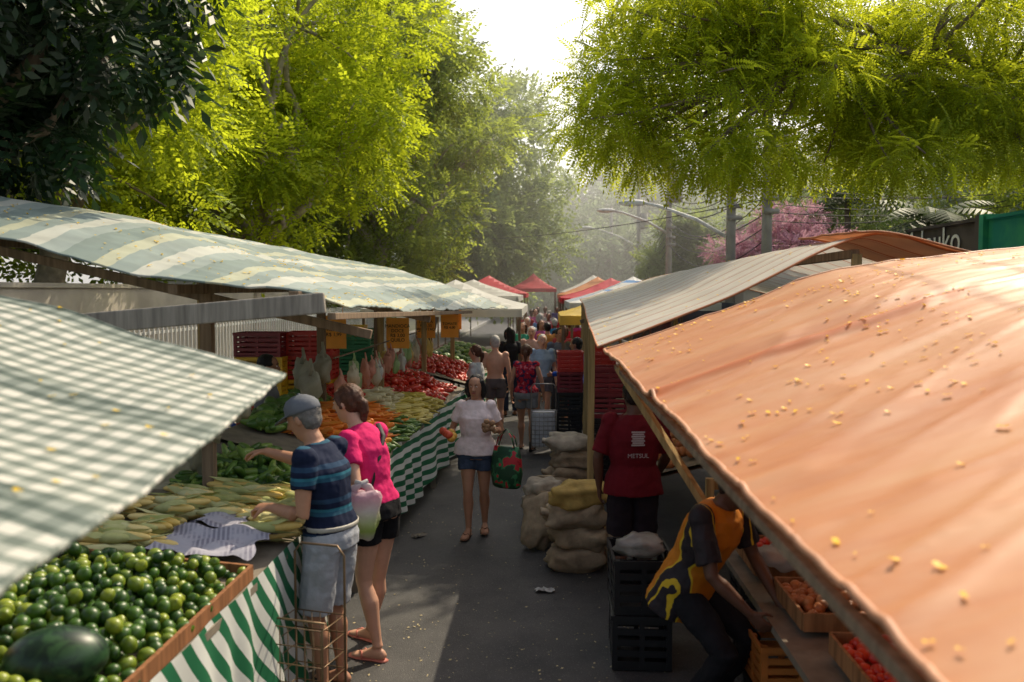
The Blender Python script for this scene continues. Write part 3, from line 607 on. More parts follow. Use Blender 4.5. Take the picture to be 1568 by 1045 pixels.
def plastic_bag(name,loc,r,m=plb,seed=0,hang=True):
    mb=MB(); mb.ell((0,0,0),(r[0],r[1],r[2]),nu=18,nv=12,nz=.5,seed=seed)
    if hang: mb.tube([(0,0,r[2]*.7),(.01,0,r[2]*1.2),(0,0,r[2]*1.7)],[r[0]*.5,r[0]*.2,r[0]*.12],n=8)
    return mb.obj(name,m,smooth=True,loc=loc)
plastic_bag('plastic_bag',(.60,5.35,.74),(.15,.14,.07),M((.35,.33,.3),.3,.2,8,.5,.5,trans=.4,name='film_grey'),seed=3,hang=False); plastic_bag('plastic_bag',(1.35,4.9,.82),(.12,.14,.06),seed=5,hang=False)
mb=MB(); mb.beam((1.1,5.7,.92),(2.3,5.75,.95),.03,.1); mb.beam((1.1,5.68,.75),(1.1,5.68,1.1),.05); mb.beam((1.1,5.7,1.05),(2.3,5.75,1.08),.03,.06); mb.obj('wooden_rack',wdl)
for i in range(40):
    y=7.6+i*.14; cc=random.choice([(.7,.7,.65),(.75,.6,.2),(.7,.38,.28),(.7,.65,.5),(.45,.6,.3)])
    plastic_bag('hanging_bag',(-1.82+random.uniform(-.07,.07),y,1.52+random.uniform(-.08,.05)),(.05,.045,random.uniform(.08,.12)),M(cc,.4,.1,6,.2,.4,trans=.5,name='bag_film'),i)
mb=MB(); mb.beam((-1.85,7.4,1.76),(-1.82,13.6,1.76),.012); mb.obj('hanging_rope',wd)
for i,(x,y,z) in enumerate([(-2.2,5.5,1.5),(-2.05,5.6,1.62),(-2.1,7.3,1.62),(-1.95,7.0,1.55),(-1.98,7.5,1.66),(-2.35,5.65,1.25)]): plastic_bag('plastic_bag',(x,y,z),(.085,.06,.14),M((.42,.40,.30),.3,.15,8,.5,.5,trans=.5,name='film_cream'),20+i)
def text(body,loc,size,m,parent=None,rot=(90,0,0),ext=.001,name='lettering'):
    c=bpy.data.curves.new(name,'FONT'); c.body=body; c.size=size; c.align_x='CENTER'; c.align_y='CENTER'; c.extrude=ext
    o=bpy.data.objects.new(name,c); o.location=loc; o.rotation_euler=[math.radians(a) for a in rot]; c.materials.append(m); return link(o,parent)
blk=M((.02,.02,.02),.6,.1,5,0,name='black_paint'); wht=M((.75,.75,.72),.6,.05,5,0,name='white_paint')
for x,y,z,bd in [(-1.74,10,1.85,'MANDIOCA\nDOCE\nR$ 3,00\nQUILO'),(-1.74,12.4,1.84,'OFERTA\nR$ 2,50\nPIMENTAO'),(-1.72,16.1,1.8,'ALHO\nR$ 5,00'),(-1.45,12.9,1.82,'TOMATE\nR$ 4,00'),(-2.3,9.2,1.9,'FRESCO\nR$ 1,99')]:
    e=empty('price_sign',(x,y,z)); mb=MB(); mb.box((0,0,0),(.27,.012,.36)); mb.beam((-.1,0,.18),(-.1,0,.34),.006); mb.beam((.1,0,.18),(.1,0,.34),.006); mb.obj('board',M((.9,.42,.07),.6,.1,5,0,trans=.2,name='sign_orange'),e)
    text(bd,(0,-.009,0),.055,blk,e)
sackm=M((.30,.23,.15),.9,.35,7,.6,name='burlap'); sacky=M((.42,.28,.08),.8,.35,7,.5,name='yellow_sack'); sackw=M((.34,.29,.22),.85,.35,7,.5,name='pale_sack')
def sack(x,y,z,r,yaw,m=sackm,seed=0,tilt=0):
    mb=MB(); mb.ell((0,0,0),r,nu=30,nv=20,pw=.62,nz=.34,seed=seed)
    for i,v in enumerate(mb.v): v=Vector(v); mb.v[i]=tuple(v*(1+.07*noise.noise(v*16+Vector((seed,0,0)))))
    mb.tube([(r[0]*.85,0,.01),(r[0]*1.08,0,.02),(r[0]*1.22,0,.03)],[(r[1]*.5,r[2]*.5),(r[1]*.25,r[2]*.3),(r[1]*.6,r[2]*.25)],ref=(0,1,0),n=10)
    o=mb.obj('grain_sack',m,smooth=True,loc=(x,y,z),yaw=yaw); o.rotation_euler[1]=math.radians(tilt)
for i,(z,m,yw,dx) in enumerate([(.10,sackm,10,0),(.28,sackm,-20,.02),(.46,sackm,185,-.02),(.63,sacky,20,.01)]): sack(.29+dx,7.15,z,(.25,.18,.11),yw,m,i)
for i,(z,m,yw,dx) in enumerate([(.10,sackm,100,0),(.28,sackw,15,.02),(.46,sackm,190,0),(.62,sackm,5,.03),(.78,sackw,180,.0)]): sack(.24+dx,8.75,z,(.22,.16,.10),yw,m,10+i)
sack(-.05,7.7,.24,(.23,.14,.12),80,sackm,31,-70); sack(.03,8.1,.28,(.24,.14,.12),100,sackm,33,-80); sack(.02,8.6,.15,(.22,.16,.12),10,sackw,35); sack(.05,8.6,.36,(.2,.15,.1),30,sackm,36); sack(-.02,7.9,.5,(.17,.12,.09),30,sackw,37)

# ------------------------------------------------------------------ people
hairs={'brown':M((.09,.035,.018),.45,.4,30,.5,name='hair_brown'),'black':M((.012,.01,.01),.4,.3,30,.5,name='hair_black'),'white':M((.45,.43,.4),.6,.2,30,.5,name='hair_white'),'grey':M((.15,.14,.13),.6,.2,30,.5,name='hair_grey')}
def skinm(c): return M(c,.5,.08,14,.05,.4,name='skin')
SK={'light':skinm((.56,.31,.21)),'tan':skinm((.42,.21,.125)),'dark':skinm((.11,.05,.03)),'mid':skinm((.30,.14,.08))}
eyew=M((.7,.68,.65),.3,.02,5,0,name='eye_white'); eyeb=M((.02,.012,.01),.2,.02,5,0,name='iris'); lipm=M((.3,.08,.07),.4,.05,5,0,name='lip')
tex=bpy.data.textures.new('folds','CLOUDS'); tex.noise_scale=.11; tex.noise_depth=2
texh=bpy.data.textures.new('strands','CLOUDS'); texh.noise_scale=.02
def remesh(o,v,sm=3,disp=0,tx=None):
    r=o.modifiers.new('r','REMESH'); r.mode='VOXEL'; r.voxel_size=v; r.use_smooth_shade=True
    s_=o.modifiers.new('s','SMOOTH'); s_.factor=.5; s_.iterations=sm
    if disp:
        d_=o.modifiers.new('d','DISPLACE'); d_.texture=tx or tex; d_.strength=disp; d_.mid_level=.5
def person(name,loc,yaw,s=1.0,J=None,skin='tan',shirt=None,shorts=None,hair='black',hstyle='short',female=False,fat=1.0,vox=.011,slv=.62,leg=.55,look=(0,1,0),shirtlen=.02,
           curlL=.5,curlR=.5,handL=None,handR=None,shoe=None,cap=None,topless=False,pants=False,loose=.014):
    D=dict(pelvis=(0,0,.93),chest=(0,0,1.27),neck=(0,-.01,1.455),head=(0,.02,1.595),
        shR=(.178,0,1.395),elR=(.235,-.03,1.11),wrR=(.245,.06,.87),shL=(-.178,0,1.395),elL=(-.235,-.03,1.11),wrL=(-.245,.06,.87),
        hipR=(.088,0,.89),knR=(.095,.03,.49),anR=(.10,-.02,.085),hipL=(-.088,0,.89),knL=(-.095,.03,.49),anL=(-.10,-.02,.085))
    if female: D['shR']=(.158,0,1.39); D['shL']=(-.158,0,1.39)
    if J: D.update(J)
    D={k:Vector(v) for k,v in D.items()}
    e=empty(name,loc,yaw); e.scale=(s,s,s)
    P,C,N,H=D['pelvis'],D['chest'],D['neck'],D['head']
    sS=(D['shR']-D['shL']).normalized(); sH=(D['hipR']-D['hipL']).normalized(); up=(C-P).normalized(); upn=(N-C).normalized(); fw=upn.cross(sS).normalized()
    wf=(.9 if female else 1.0)
    def torso(off,top=True,hem=None):
        pts=[P-up*.10,P-up*.03,P+up*.05,P.lerp(C,.42),P.lerp(C,.7),C,C.lerp(N,.42),C.lerp(N,.74),N]
        hw=1.06 if female else .98
        rr=[(.135*hw,.10),(.172*hw,.12),(.165*hw,.115),(.128*wf,.10),(.148*wf,.112),(.165*wf,.118),(.172*wf,.10),(.125*wf,.078),(.062,.06)]
        refs=[sH,sH,sH,(sH+sS)/2,sS,sS,sS,sS,sS]
        rr=[(a*(fat if i<6 else 1)+off,b*(fat if i<6 else 1)+off) for i,(a,b) in enumerate(rr)]
        return pts,rr,[tuple(x) for x in refs]
    mb=MB(); pts,rr,refs=torso(0); mb.tube(pts,rr,refs,n=20)
    hf=Vector(look).normalized(); hs=hf.cross(Vector((0,0,1))).normalized(); hu=hs.cross(hf).normalized()
    def HP(x,y,z): return H+hs*x+hf*y+hu*z
    mb.tube([N-upn*.05,N+upn*.02,N.lerp(H,.5),HP(0,-.015,-.03)],[.062,.056,.052,.05],tuple(sS),n=14)
    hr=[(-.118,.018,.02,.045),(-.108,.036,.042,.038),(-.085,.052,.068,.022),(-.05,.064,.086,.008),(0,.072,.094,0),(.04,.075,.097,-.003),(.075,.068,.088,-.006),(.1,.05,.066,-.008),(.115,.028,.036,-.008),(.121,.008,.01,-.008)]
    mb.tube([HP(0,q[3],q[0]) for q in hr],[(q[1],q[2]) for q in hr],tuple(hs),n=18)
    mb.tube([HP(0,.088,.022),HP(0,.102,-.006),HP(0,.112,-.024),HP(0,.09,-.032)],[.008,.011,.015,.012],tuple(hs),n=8)
    for sg in (-1,1): mb.ell(HP(sg*.076,-.008,-.005),(.012,.018,.03),R=Matrix((hs,hf,hu)).transposed(),nu=8,nv=6)
    for q in 'RL':
        sh,el,wr=D['sh'+q],D['el'+q],D['wr'+q]; ra=.92 if female else 1.05
        mb.ell(sh,(.058*ra,.058*ra,.058*ra),nu=10,nv=8)
        mb.tube([C.lerp(sh,.6),sh,sh.lerp(el,.3),sh.lerp(el,.7),el,el.lerp(wr,.25),el.lerp(wr,.65),wr],[.05,.056*ra,.05*ra,.042*ra,.037*ra,.040*ra,.032*ra,(.027,.022)],tuple(fw),n=12)
        d_=(wr-el).normalized(); hd=(handL if q=='L' else handR)
        if hd: d_=Vector(hd[0]).normalized(); pn=Vector(hd[1]); pn=(pn-pn.dot(d_)*d_).normalized()
        else:
            pn=(-sS if q=='R' else sS); pn=(pn-pn.dot(d_)*d_).normalized()
        sd_=d_.cross(pn).normalized()
        ts=sd_ if sd_.dot(fw+Vector((0,0,.3)))>0 else -sd_
        kn=wr+d_*.09
        mb.tube([wr-d_*.01,wr+d_*.03,wr+d_*.07,kn],[(.027,.019),(.036,.017),(.041,.015),(.038,.012)],tuple(sd_),n=12)
        cu=(curlL if q=='L' else curlR)
        for k,(o_,L) in enumerate([(.029,.072),(.010,.080),(-.010,.075),(-.029,.058)]):
            b=wr+d_*.078+ts*o_; pp=[b]; an=cu*.5
            for j,f in enumerate((.45,.32,.23)):
                dd=(d_*math.cos(an)+pn*math.sin(an)+ts*o_*2.5).normalized(); pp.append(pp[-1]+dd*L*f*1.1); an+=cu*1.1
            mb.tube(pp,[.0095,.009,.0085,.0065],tuple(sd_),n=8)
        b=wr+d_*.022+ts*.026; q1=b+(d_*.55+ts*.75+pn*.25).normalized()*.038; q2=q1+(d_*.85+ts*.15+pn*(.3+cu*.5)).normalized()*.034; q3=q2+(d_*.9+pn*(.2+cu*.6)).normalized()*.024
        mb.tube([b-d_*.01,b,q1,q2,q3],[.012,.013,.0115,.010,.007],tuple(pn),n=8)
        hp,kn_,an_=D['hip'+q],D['kn'+q],D['an'+q]; back=-(Vector((0,1,0)))
        lf=1.06 if female else 1.0
        mb.tube([hp+Vector((0,0,.04)),hp-Vector((0,0,.03)),hp.lerp(kn_,.3),hp.lerp(kn_,.7),kn_,kn_.lerp(an_,.12),kn_.lerp(an_,.33)+back*.012,kn_.lerp(an_,.65)+back*.004,kn_.lerp(an_,.92),an_],[.08,(.092*lf*fat**.5,.095*lf),.086*lf,.063*lf,(.052,.054),(.049,.05),(.055*lf,.058),.042,.032,(.033,.036)],(1,0,0),n=14)
        fd=Vector(D.get('toe'+q,Vector((0.12 if q=='R' else -.12,1,0)))).normalized(); sv=fd.cross(Vector((0,0,1))).normalized()
        mb.tube([an_-fd*.055+Vector((0,0,-.055)),an_-fd*.03+Vector((0,0,-.045)),an_+fd*.03+Vector((0,0,-.04)),an_+fd*.09+Vector((0,0,-.055)),an_+fd*.14+Vector((0,0,-.065)),an_+fd*.175+Vector((0,0,-.068)),an_+fd*.195+Vector((0,0,-.07))],[(.018,.018),(.03,.036),(.034,.042),(.04,.026),(.045,.018),(.04,.014),(.02,.008)],tuple(sv),n=12)
        if shoe is not None:
            sb=MB(); sb.tube([an_-fd*.065+Vector((0,0,-.079)),an_-fd*.04+Vector((0,0,-.079)),an_+fd*.04+Vector((0,0,-.079)),an_+fd*.14+Vector((0,0,-.079)),an_+fd*.2+Vector((0,0,-.079)),an_+fd*.215+Vector((0,0,-.079))],[(.02,.009),(.034,.01),(.036,.01),(.05,.01),(.038,.01),(.015,.008)],tuple(sv),n=12)
            sb.tube([an_+fd*.09+sv*.045+Vector((0,0,-.07)),an_+fd*.11+sv*.025+Vector((0,0,-.035)),an_+fd*.135+Vector((0,0,-.045)),an_+fd*.11-sv*.025+Vector((0,0,-.035)),an_+fd*.09-sv*.045+Vector((0,0,-.07))],[.007]*5,n=6)
            sb.obj('sandal_'+q,shoe,e,True)
    if female and topless is False:
        for sg in (-1,1): mb.ell(C+sS*sg*.07+fw*.075-upn*.01,(.058,.055,.058),nu=10,nv=8)
    o=mb.obj('body',SK[skin],e,True); remesh(o,vox,2)
    fb=MB()
    for sg in (-1,1):
        fb.ell(HP(sg*.029,.083,.012),(.012,.009,.006),mi=0,R=Matrix((hs,hf,hu)).transposed(),nu=8,nv=6); fb.ell(HP(sg*.029,.0895,.012),(.005,.004,.005),mi=1,nu=8,nv=6)
        fb.tube([HP(sg*.014,.094,.03),HP(sg*.03,.092,.035),HP(sg*.046,.08,.03)],[.0025,.0035,.002],n=6,mi=3)
    fb.ell(HP(0,.091,-.055),(.024,.009,.007),mi=2,R=Matrix((hs,hf,hu)).transposed(),nu=10,nv=6)
    fb.obj('face_features',[eyew,eyeb,lipm,hairs['black']],e,True)
    if hstyle!='bald':
        hb=MB(); Rm=Matrix((hs,hf,hu)).transposed()
        hb.ell(HP(0,-.02,.037),(.084,.099,.098),R=Rm,nu=18,nv=12)
        if hstyle=='short': hb.ell(HP(0,-.045,-.01),(.076,.062,.075),R=Rm)
        if hstyle=='bob' or hstyle=='long':
            hb.tube([HP(0,-.03,.06),HP(0,-.045,0),HP(0,-.06,-.08),HP(0,-.062,-.13)],[(.085,.07),(.09,.068),(.092,.055),(.07,.03)],tuple(hs),n=16)
            for sg in (-1,1): hb.tube([HP(sg*.066,.02,.07),HP(sg*.084,.012,.02),HP(sg*.088,.005,-.05),HP(sg*.08,-.01,-.12)],[(.016,.03),(.012,.036),(.016,.038),(.012,.022)],tuple(hf),n=10)
        if hstyle=='long': hb.tube([HP(0,-.06,-.05),HP(0,-.075,-.15),HP(0,-.08,-.24),HP(0,-.075,-.32)],[(.09,.05),(.088,.04),(.07,.03),(.03,.015)],tuple(hs),n=16)
        if hstyle=='tied':
            hb.ell(HP(0,-.045,-.005),(.076,.062,.07),R=Rm); hb.tube([HP(0,-.1,.02),HP(0,-.13,.0),HP(0,-.125,-.06),HP(0,-.11,-.12),HP(.0,-.10,-.16)],[.025,.03,.03,.022,.01],tuple(hs),n=12)
            for sg in (-1,1): hb.tube([HP(sg*.06,.04,.08),HP(sg*.08,.02,.03),HP(sg*.078,-.01,-.03)],[(.02,.02),(.014,.03),(.01,.02)],tuple(hf),n=8)
        o=hb.obj('hair',hairs[hair],e,True); remesh(o,.009,2,.014,texh)
    if cap is not None:
        cb_=MB(); Rm=Matrix((hs,hf,hu)).transposed(); 
        cb_.tube([HP(0,-.012,.035),HP(0,-.012,.05),HP(0,-.012,.085),HP(0,-.015,.115),HP(0,-.018,.135),HP(0,-.018,.142)],[(.088,.108),(.09,.11),(.086,.106),(.068,.084),(.035,.045),(.008,.01)],tuple(hs),n=20)
        cb_.ell(HP(0,-.018,.144),(.01,.01,.005),R=Rm)
        V_=[];n_=12
        for j in range(2):
            for i in range(n_+1):
                a=math.pi*i/n_; rx=.082+(.0 if j==0 else .004); y=.03+math.sin(a)*(.06 if j==0 else .155); V_.append(HP(math.cos(a)*rx,y,.048-(.0 if j==0 else .028*math.sin(a))))
        V2=[v-hu*.006 for v in V_]; k=len(V_); fs=[]
        for i in range(n_): fs+= [(i,i+1,n_+2+i,n_+1+i),(k+i,k+n_+1+i,k+n_+2+i,k+i+1),(n_+1+i,n_+2+i,k+n_+2+i,k+n_+1+i)]
        cb_.addv(V_+V2,fs); cb_.obj('cap',cap,e,True)
    if shirt is not None and not topless:
        sb=MB(); pts,rr,refs=torso(loose); pts=pts[:]; 
        pts[0]=P-up*shirtlen; pts[1]=P+up*.02
        if shirtlen>.02: rr[0]=(rr[1][0]+.012,rr[1][1]+.012)
        else: pts[0]=P+up*.01; pts[1]=P+up*.03; rr[0]=rr[2]; rr[1]=rr[2]
        rr[-1]=(.078,.072); pts[-1]=N-upn*.005
        sb.tube(pts,rr,refs,n=22)
        for q in 'RL':
            sh,el,wr=D['sh'+q],D['el'+q],D['wr'+q]; ra=.92 if female else 1.05
            sb.ell(sh,(.07*ra,)*3,nu=12,nv=8)
            if slv<=1: sb.tube([C.lerp(sh,.6),sh,sh.lerp(el,slv*.5),sh.lerp(el,slv)],[.06,.072*ra,.068*ra,.066*ra],tuple(fw),n=14)
            else: sb.tube([C.lerp(sh,.6),sh,sh.lerp(el,.5),el,el.lerp(wr,.5),el.lerp(wr,.92)],[.06,.07,.062,.054,.048,.042],tuple(fw),n=14)
        if female:
            for sg in (-1,1): sb.ell(C+sS*sg*.07+fw*.082-upn*.01,(.066,.06,.066),nu=10,nv=8)
        o=sb.obj('shirt',shirt,e,True); remesh(o,vox*.9,3,.028)
    if shorts is not None:
        sb=MB(); pts,rr,refs=torso(.012); sb.tube([P-up*.09,P-up*.03,P+up*.04,P+up*.075],[(rr[0][0]+.02,rr[0][1]+.012),rr[1],rr[2],(rr[2][0]-.01,rr[2][1]-.005)],refs[:4],n=22)
        for q in 'RL':
            hp,kn_,an_=D['hip'+q],D['kn'+q],D['an'+q]
            if pants: sb.tube([hp+Vector((0,0,.03)),hp,hp.lerp(kn_,.5),kn_,kn_.lerp(an_,.5),kn_.lerp(an_,.97)],[.09,.105,.092,.075,.068,.062],(1,0,0),n=14)
            else: sb.tube([hp+Vector((0,0,.03)),hp,hp.lerp(kn_,leg*.5),hp.lerp(kn_,leg)],[.09,.108,.103,.1 if leg>.4 else .104],(1,0,0),n=14)
        o=sb.obj('shorts' if not pants else 'trousers',shorts,e,True); remesh(o,vox*.9,3,.028)
    return e
cl=lambda c,n='cloth':M(c,.85,.12,10,.25,.2,name=n)
polo=NT('polo'); z_=polo.dot(polo.coord(),(0,0,1)); c=polo.ramp(polo.math('FRACT',polo.math('MULTIPLY',z_,5.2)),[(0,(.008,.014,.04)),(.5,(.02,.08,.13)),(.62,(.03,.15,.21)),(.7,(.008,.014,.04)),(.86,(.02,.05,.10))],'CONSTANT'); polo.bump(polo.noise(200,2),.15,.002); polo=polo.fin(c,.85,.2)
man=person('man_in_cap',(-1.26,4.85,0),72,1.02,dict(pelvis=(0,-.02,.93),chest=(0,.03,1.27),neck=(0,.085,1.44),head=(0,.155,1.57),shR=(.185,.06,1.38),shL=(-.185,.03,1.38),
   elL=(-.25,.0,1.08),wrL=(-.20,.25,1.10),elR=(.22,.30,1.27),wrR=(.16,.54,1.33),hipR=(.09,-.02,.89),hipL=(-.09,-.02,.89)),'tan',polo,M((.36,.38,.42),.9,.12,12,.3,name='grey_shorts'),'grey','short',fat=1.1,vox=.008,slv=.55,leg=.98,
   look=(-.05,1,-.35),handL=((.1,1,-.1),(.3,0,-1)),handR=((0,1,-.15),(0,0,-1)),curlL=.9,curlR=.6,cap=M((.13,.14,.16),.8,.1,10,.2,name='cap_cloth'),shoe=blk,shirtlen=.0)
mb=MB(); mb.tube([(.185*math.cos(a)*1.0,-.02+.14*math.sin(a),.985) for a in [i*math.pi/12 for i in range(25)]],[(.014,.004)]*25,ref=(0,0,1),n=6); mb.obj('belt',M((.4,.38,.33),.6,name='belt'),man,True)
pw=person('woman_in_pink_shirt',(-1.09,5.42,0),62,1.0,dict(pelvis=(0,0,.96),chest=(0,.08,1.30),neck=(0,.16,1.475),head=(0,.235,1.61),shR=(.158,.10,1.41),shL=(-.158,.10,1.41),
   elL=(-.24,-.04,1.15),wrL=(-.20,.12,1.17),elR=(.2,.25,1.2),wrR=(.14,.45,1.25),hipR=(.09,0,.92),hipL=(-.09,0,.92),knR=(.08,.05,.5),knL=(-.11,.02,.5),anR=(.10,.14,.085),anL=(-.12,-.10,.085)),'light',cl((.68,.02,.14),'pink_cloth'),cl((.01,.01,.012),'black_cloth'),'brown','tied',True,vox=.008,slv=.6,leg=.42,
   look=(-.1,1,-.1),handL=((.1,.5,-.8),(.5,.3,0)),curlL=1.3,shoe=M((.6,.2,.15),.6,name='coral_sandal'))
mb=MB(); mb.tube([(.13,.09,1.47),(.06,-.015,1.41),(-.03,-.05,1.27),(-.13,-.055,1.08),(-.19,.0,.98)],[(.016,.005)]*5,ref=(1,0,.5),n=6); mb.obj('bag_strap',blk,pw,True)
t=NT('printed_bag'); c=t.ramp(t.math('ADD',t.dot(t.coord(),(0,0,2)),.5),[(.18,(.6,.6,.6)),(.3,(.35,.5,.12)),(.4,(.5,.6,.3)),(.55,(.7,.68,.66)),(.72,(.7,.4,.48)),(.9,(.65,.65,.65))]); t.bump(t.noise(14,3),.6,.02); pbm=t.fin(c,.3,.5,.4)
mb=MB(); mb.ell((0,0,0),(.115,.08,.15),nu=20,nv=14,nz=.35,seed=4,pw=.8)
for s_ in (-1,1): mb.tube([(s_*.06,0,.09),(s_*.04,0,.16),(s_*-.04,0,.2)],[(.045,.02),(.025,.012),(.012,.008)],n=8)
mb.obj('shopping_bag',pbm,smooth=True,loc=(-1.13,5.16,.98),yaw=20)
wc=person('woman_carrying_bag',(-.66,8.1,0),176,.90,dict(elR=(.265,-.04,1.13),wrR=(.225,.17,1.10),elL=(-.27,-.03,1.12),wrL=(-.18,.17,1.17),
   knR=(.075,.10,.50),anR=(.07,.09,.10),knL=(-.085,.0,.49),anL=(-.075,-.12,.11)),'tan',cl((.74,.62,.61),'pale_pink_cloth'),M((.045,.065,.11),.9,.3,14,.3,name='denim'),'black','bob',True,1.2,vox=.008,slv=.62,leg=.46,
   look=(.12,1,-.05),handL=((.4,.8,.2),(.6,0,.6)),handR=((0,1,-.1),(-.3,0,1)),curlL=1.0,curlR=.9,shoe=M((.2,.1,.06),.7,name='sandal'),shirtlen=.05,loose=.018)
t=NT('print_bag'); c=t.ramp(t.noise(9,2),[(.40,(.008,.05,.02)),(.5,(.03,.16,.06)),(.56,(.45,.02,.03)),(.68,(.3,.01,.02))],'CONSTANT'); totem=t.fin(c,.5,.4)
mb=MB(); mb.tube([(0,0,-.24),(0,0,-.22),(0,0,-.1),(0,0,.05),(0,0,.15)],[(.12,.05),(.145,.075),(.165,.085),(.155,.06),(.13,.045)],(1,0,0),n=20)
for yy_ in (-.03,.03): mb.tube([(-.10,yy_,.14),(-.07,yy_,.24),(0,0,.32),(.07,yy_,.24),(.10,yy_,.14)],[(.012,.004)]*5,ref=(0,1,0),n=6)
mb.obj('tote_bag',totem,smooth=True,loc=(-.36,7.93,.74),yaw=-25)
mb=MB()
for i in range(9): mb.ell((random.uniform(-.05,.05),random.uniform(-.03,.03),random.uniform(-.05,.05)),(.028,.028,.026),nu=10,nv=8)
mb.obj('garlic_bunch',M((.3,.17,.09),.7,.3,20,name='garlic'),smooth=True,loc=(-.51,7.82,1.10))
mb=MB()
for i in range(6): mb.ell((random.uniform(-.06,.05),random.uniform(-.03,.03),random.uniform(-.05,.05)),(.04,.037,.037),mi=i%2,nu=10,nv=8)
mb.obj('fruit_bunch',[M((.6,.32,.05),.5,name='yellow_fruit'),M((.5,.07,.03),.4,name='red_fruit')],smooth=True,loc=(-.90,7.82,1.02))
redp=NT('red_print'); c=redp.ramp(redp.noise(16,2),[(.35,(.04,.02,.06)),(.45,(.4,.015,.03)),(.62,(.6,.15,.18))],'CONSTANT'); redp=redp.fin(c,.8,.2)
person('woman_in_red_top',(-.28,12.5,0),-5,.91,dict(elR=(.26,-.05,1.12),wrR=(.28,.0,.92),anR=(.1,-.12,.1),knR=(.1,.0,.49),anL=(-.09,.12,.085),knL=(-.09,.1,.5)),'tan',redp,cl((.2,.2,.2)),'brown','tied',True,1.08,slv=.12,leg=.5,shoe=blk,loose=.016)
C_=dict
dkt=cl((.03,.03,.05))
crowd=[('shirtless_man',(-.80,13.6,0),10,.95,C_(skin='light',topless=True,shorts=cl((.12,.1,.1)),hair='white')),
('woman_in_white_top',(-1.0,12.3,0),75,.91,C_(skin='light',shirt=cl((.5,.5,.5)),shorts=cl((.1,.11,.15)),hair='brown',hstyle='tied',female=True,pants=True)),
('woman_in_black_top',(-.66,16,0),20,.97,C_(skin='mid',shirt=cl((.02,.02,.025)),shorts=cl((.03,.04,.08)),hstyle='long',female=True,pants=True)),
('elderly_man',(-.27,17,0),175,.95,C_(skin='light',shirt=cl((.5,.32,.28)),shorts=cl((.15,.14,.12)),hair='white')),
('man_in_blue_shirt',(-.05,14.6,0),190,.93,C_(skin='light',shirt=cl((.28,.38,.5)),shorts=cl((.12,.12,.14)),hair='white',fat=1.15)),
('man_in_navy_shirt',(.26,15.6,0),200,.97,C_(skin='tan',shirt=cl((.10,.12,.18)),shorts=cl((.05,.05,.07)),pants=True)),
('man_in_blue_jacket',(.50,13.4,0),70,.94,C_(skin='mid',shirt=cl((.01,.06,.35)),shorts=cl((.02,.02,.03)),slv=1.5,pants=True,J=dict(elR=(.22,.15,1.15),wrR=(.15,.38,1.1),elL=(-.22,.15,1.15),wrL=(-.15,.38,1.1)))),
('vendor',(-2.75,8.3,0),-80,1,C_(skin='mid',shirt=cl((.2,.2,.22)),shorts=dkt,pants=True)),
('vendor',(2.5,9.0,0),95,.95,C_(skin='mid',shirt=cl((.05,.08,.2)),shorts=dkt,pants=True))]
cols=[(.5,.02,.03),(.45,.1,.25),(.04,.2,.35),(.5,.5,.5),(.3,.3,.1),(.3,.05,.05),(.5,.3,.3),(.1,.1,.3),(.5,.5,.45),(.45,.2,.05),(.05,.3,.2),(.02,.02,.03),(.55,.05,.2),(.2,.3,.5)]
random.seed(55)
for i,(x,y) in enumerate([(.55,18.5),(-.1,20.5),(.25,22.5),(-.45,21.5),(.75,24),(-.6,26),(.1,28),(.6,31),(-.3,33),(.05,18.8),(-.5,19),(.4,20.2),(.8,21.5),(-.15,24.5),(.45,26),(-.35,29),(.9,28.5),(.15,31.5),(-.5,31),(.35,17.2),(.0,35),(.5,37)]):
    fm=i%3==1
    crowd.append(('shopper',(x,y,0),random.choice([0,180,10,170,-15,195]),random.uniform(.93,1.02),C_(skin=random.choice(['tan','mid','light','dark']),shirt=cl(cols[i%14]),shorts=dkt,hair=random.choice(['black','brown','black','white']),hstyle='long' if fm else 'short',female=fm,pants=True,vox=.016)))
for n_,l_,y_,s_,k_ in crowd: 
    k_.setdefault('vox',.014); person(n_,l_,y_,s_,**k_)
mj=cl((.13,.007,.013),'maroon_jersey')
mm_=person('man_in_maroon_jersey',(.66,6.35,0),6,.99,dict(elL=(-.27,.0,1.12),wrL=(-.25,.05,.88),elR=(.27,.05,1.12),wrR=(.24,.2,.95)),'dark',mj,cl((.02,.015,.02)),'black','short',vox=.009,slv=.85,leg=.9,shirtlen=.08,loose=.03,fat=1.12)
fpr=M((.42,.36,.36),.8,.1,5,0,name='faded_print')
mb=MB()
for i in range(7): mb.box((0,-.170,1.24+i*.016),(.085 if i%2 else .10,.002,.012))
mb.obj('shirt_emblem',fpr,mm_)
text('METSUL',(0,-.174,1.16),.045,fpr,mm_)
t=NT('yellow_black_jersey'); sx=t.add('ShaderNodeSeparateXYZ'); t.l(t.coord(),sx.inputs[0])
ax=t.math('ABSOLUTE',sx.outputs[0]); c=t.ramp(ax,[(0,(.50,.17,.01)),(.150,(.6,.4,.02)),(.160,(.02,.015,.02)),(.190,(.6,.4,.02)),(.198,(.02,.015,.02)),(.225,(.02,.015,.02))],'CONSTANT'); t.bump(t.noise(20,3),.2,.01); yj=t.fin(c,.6,.3)
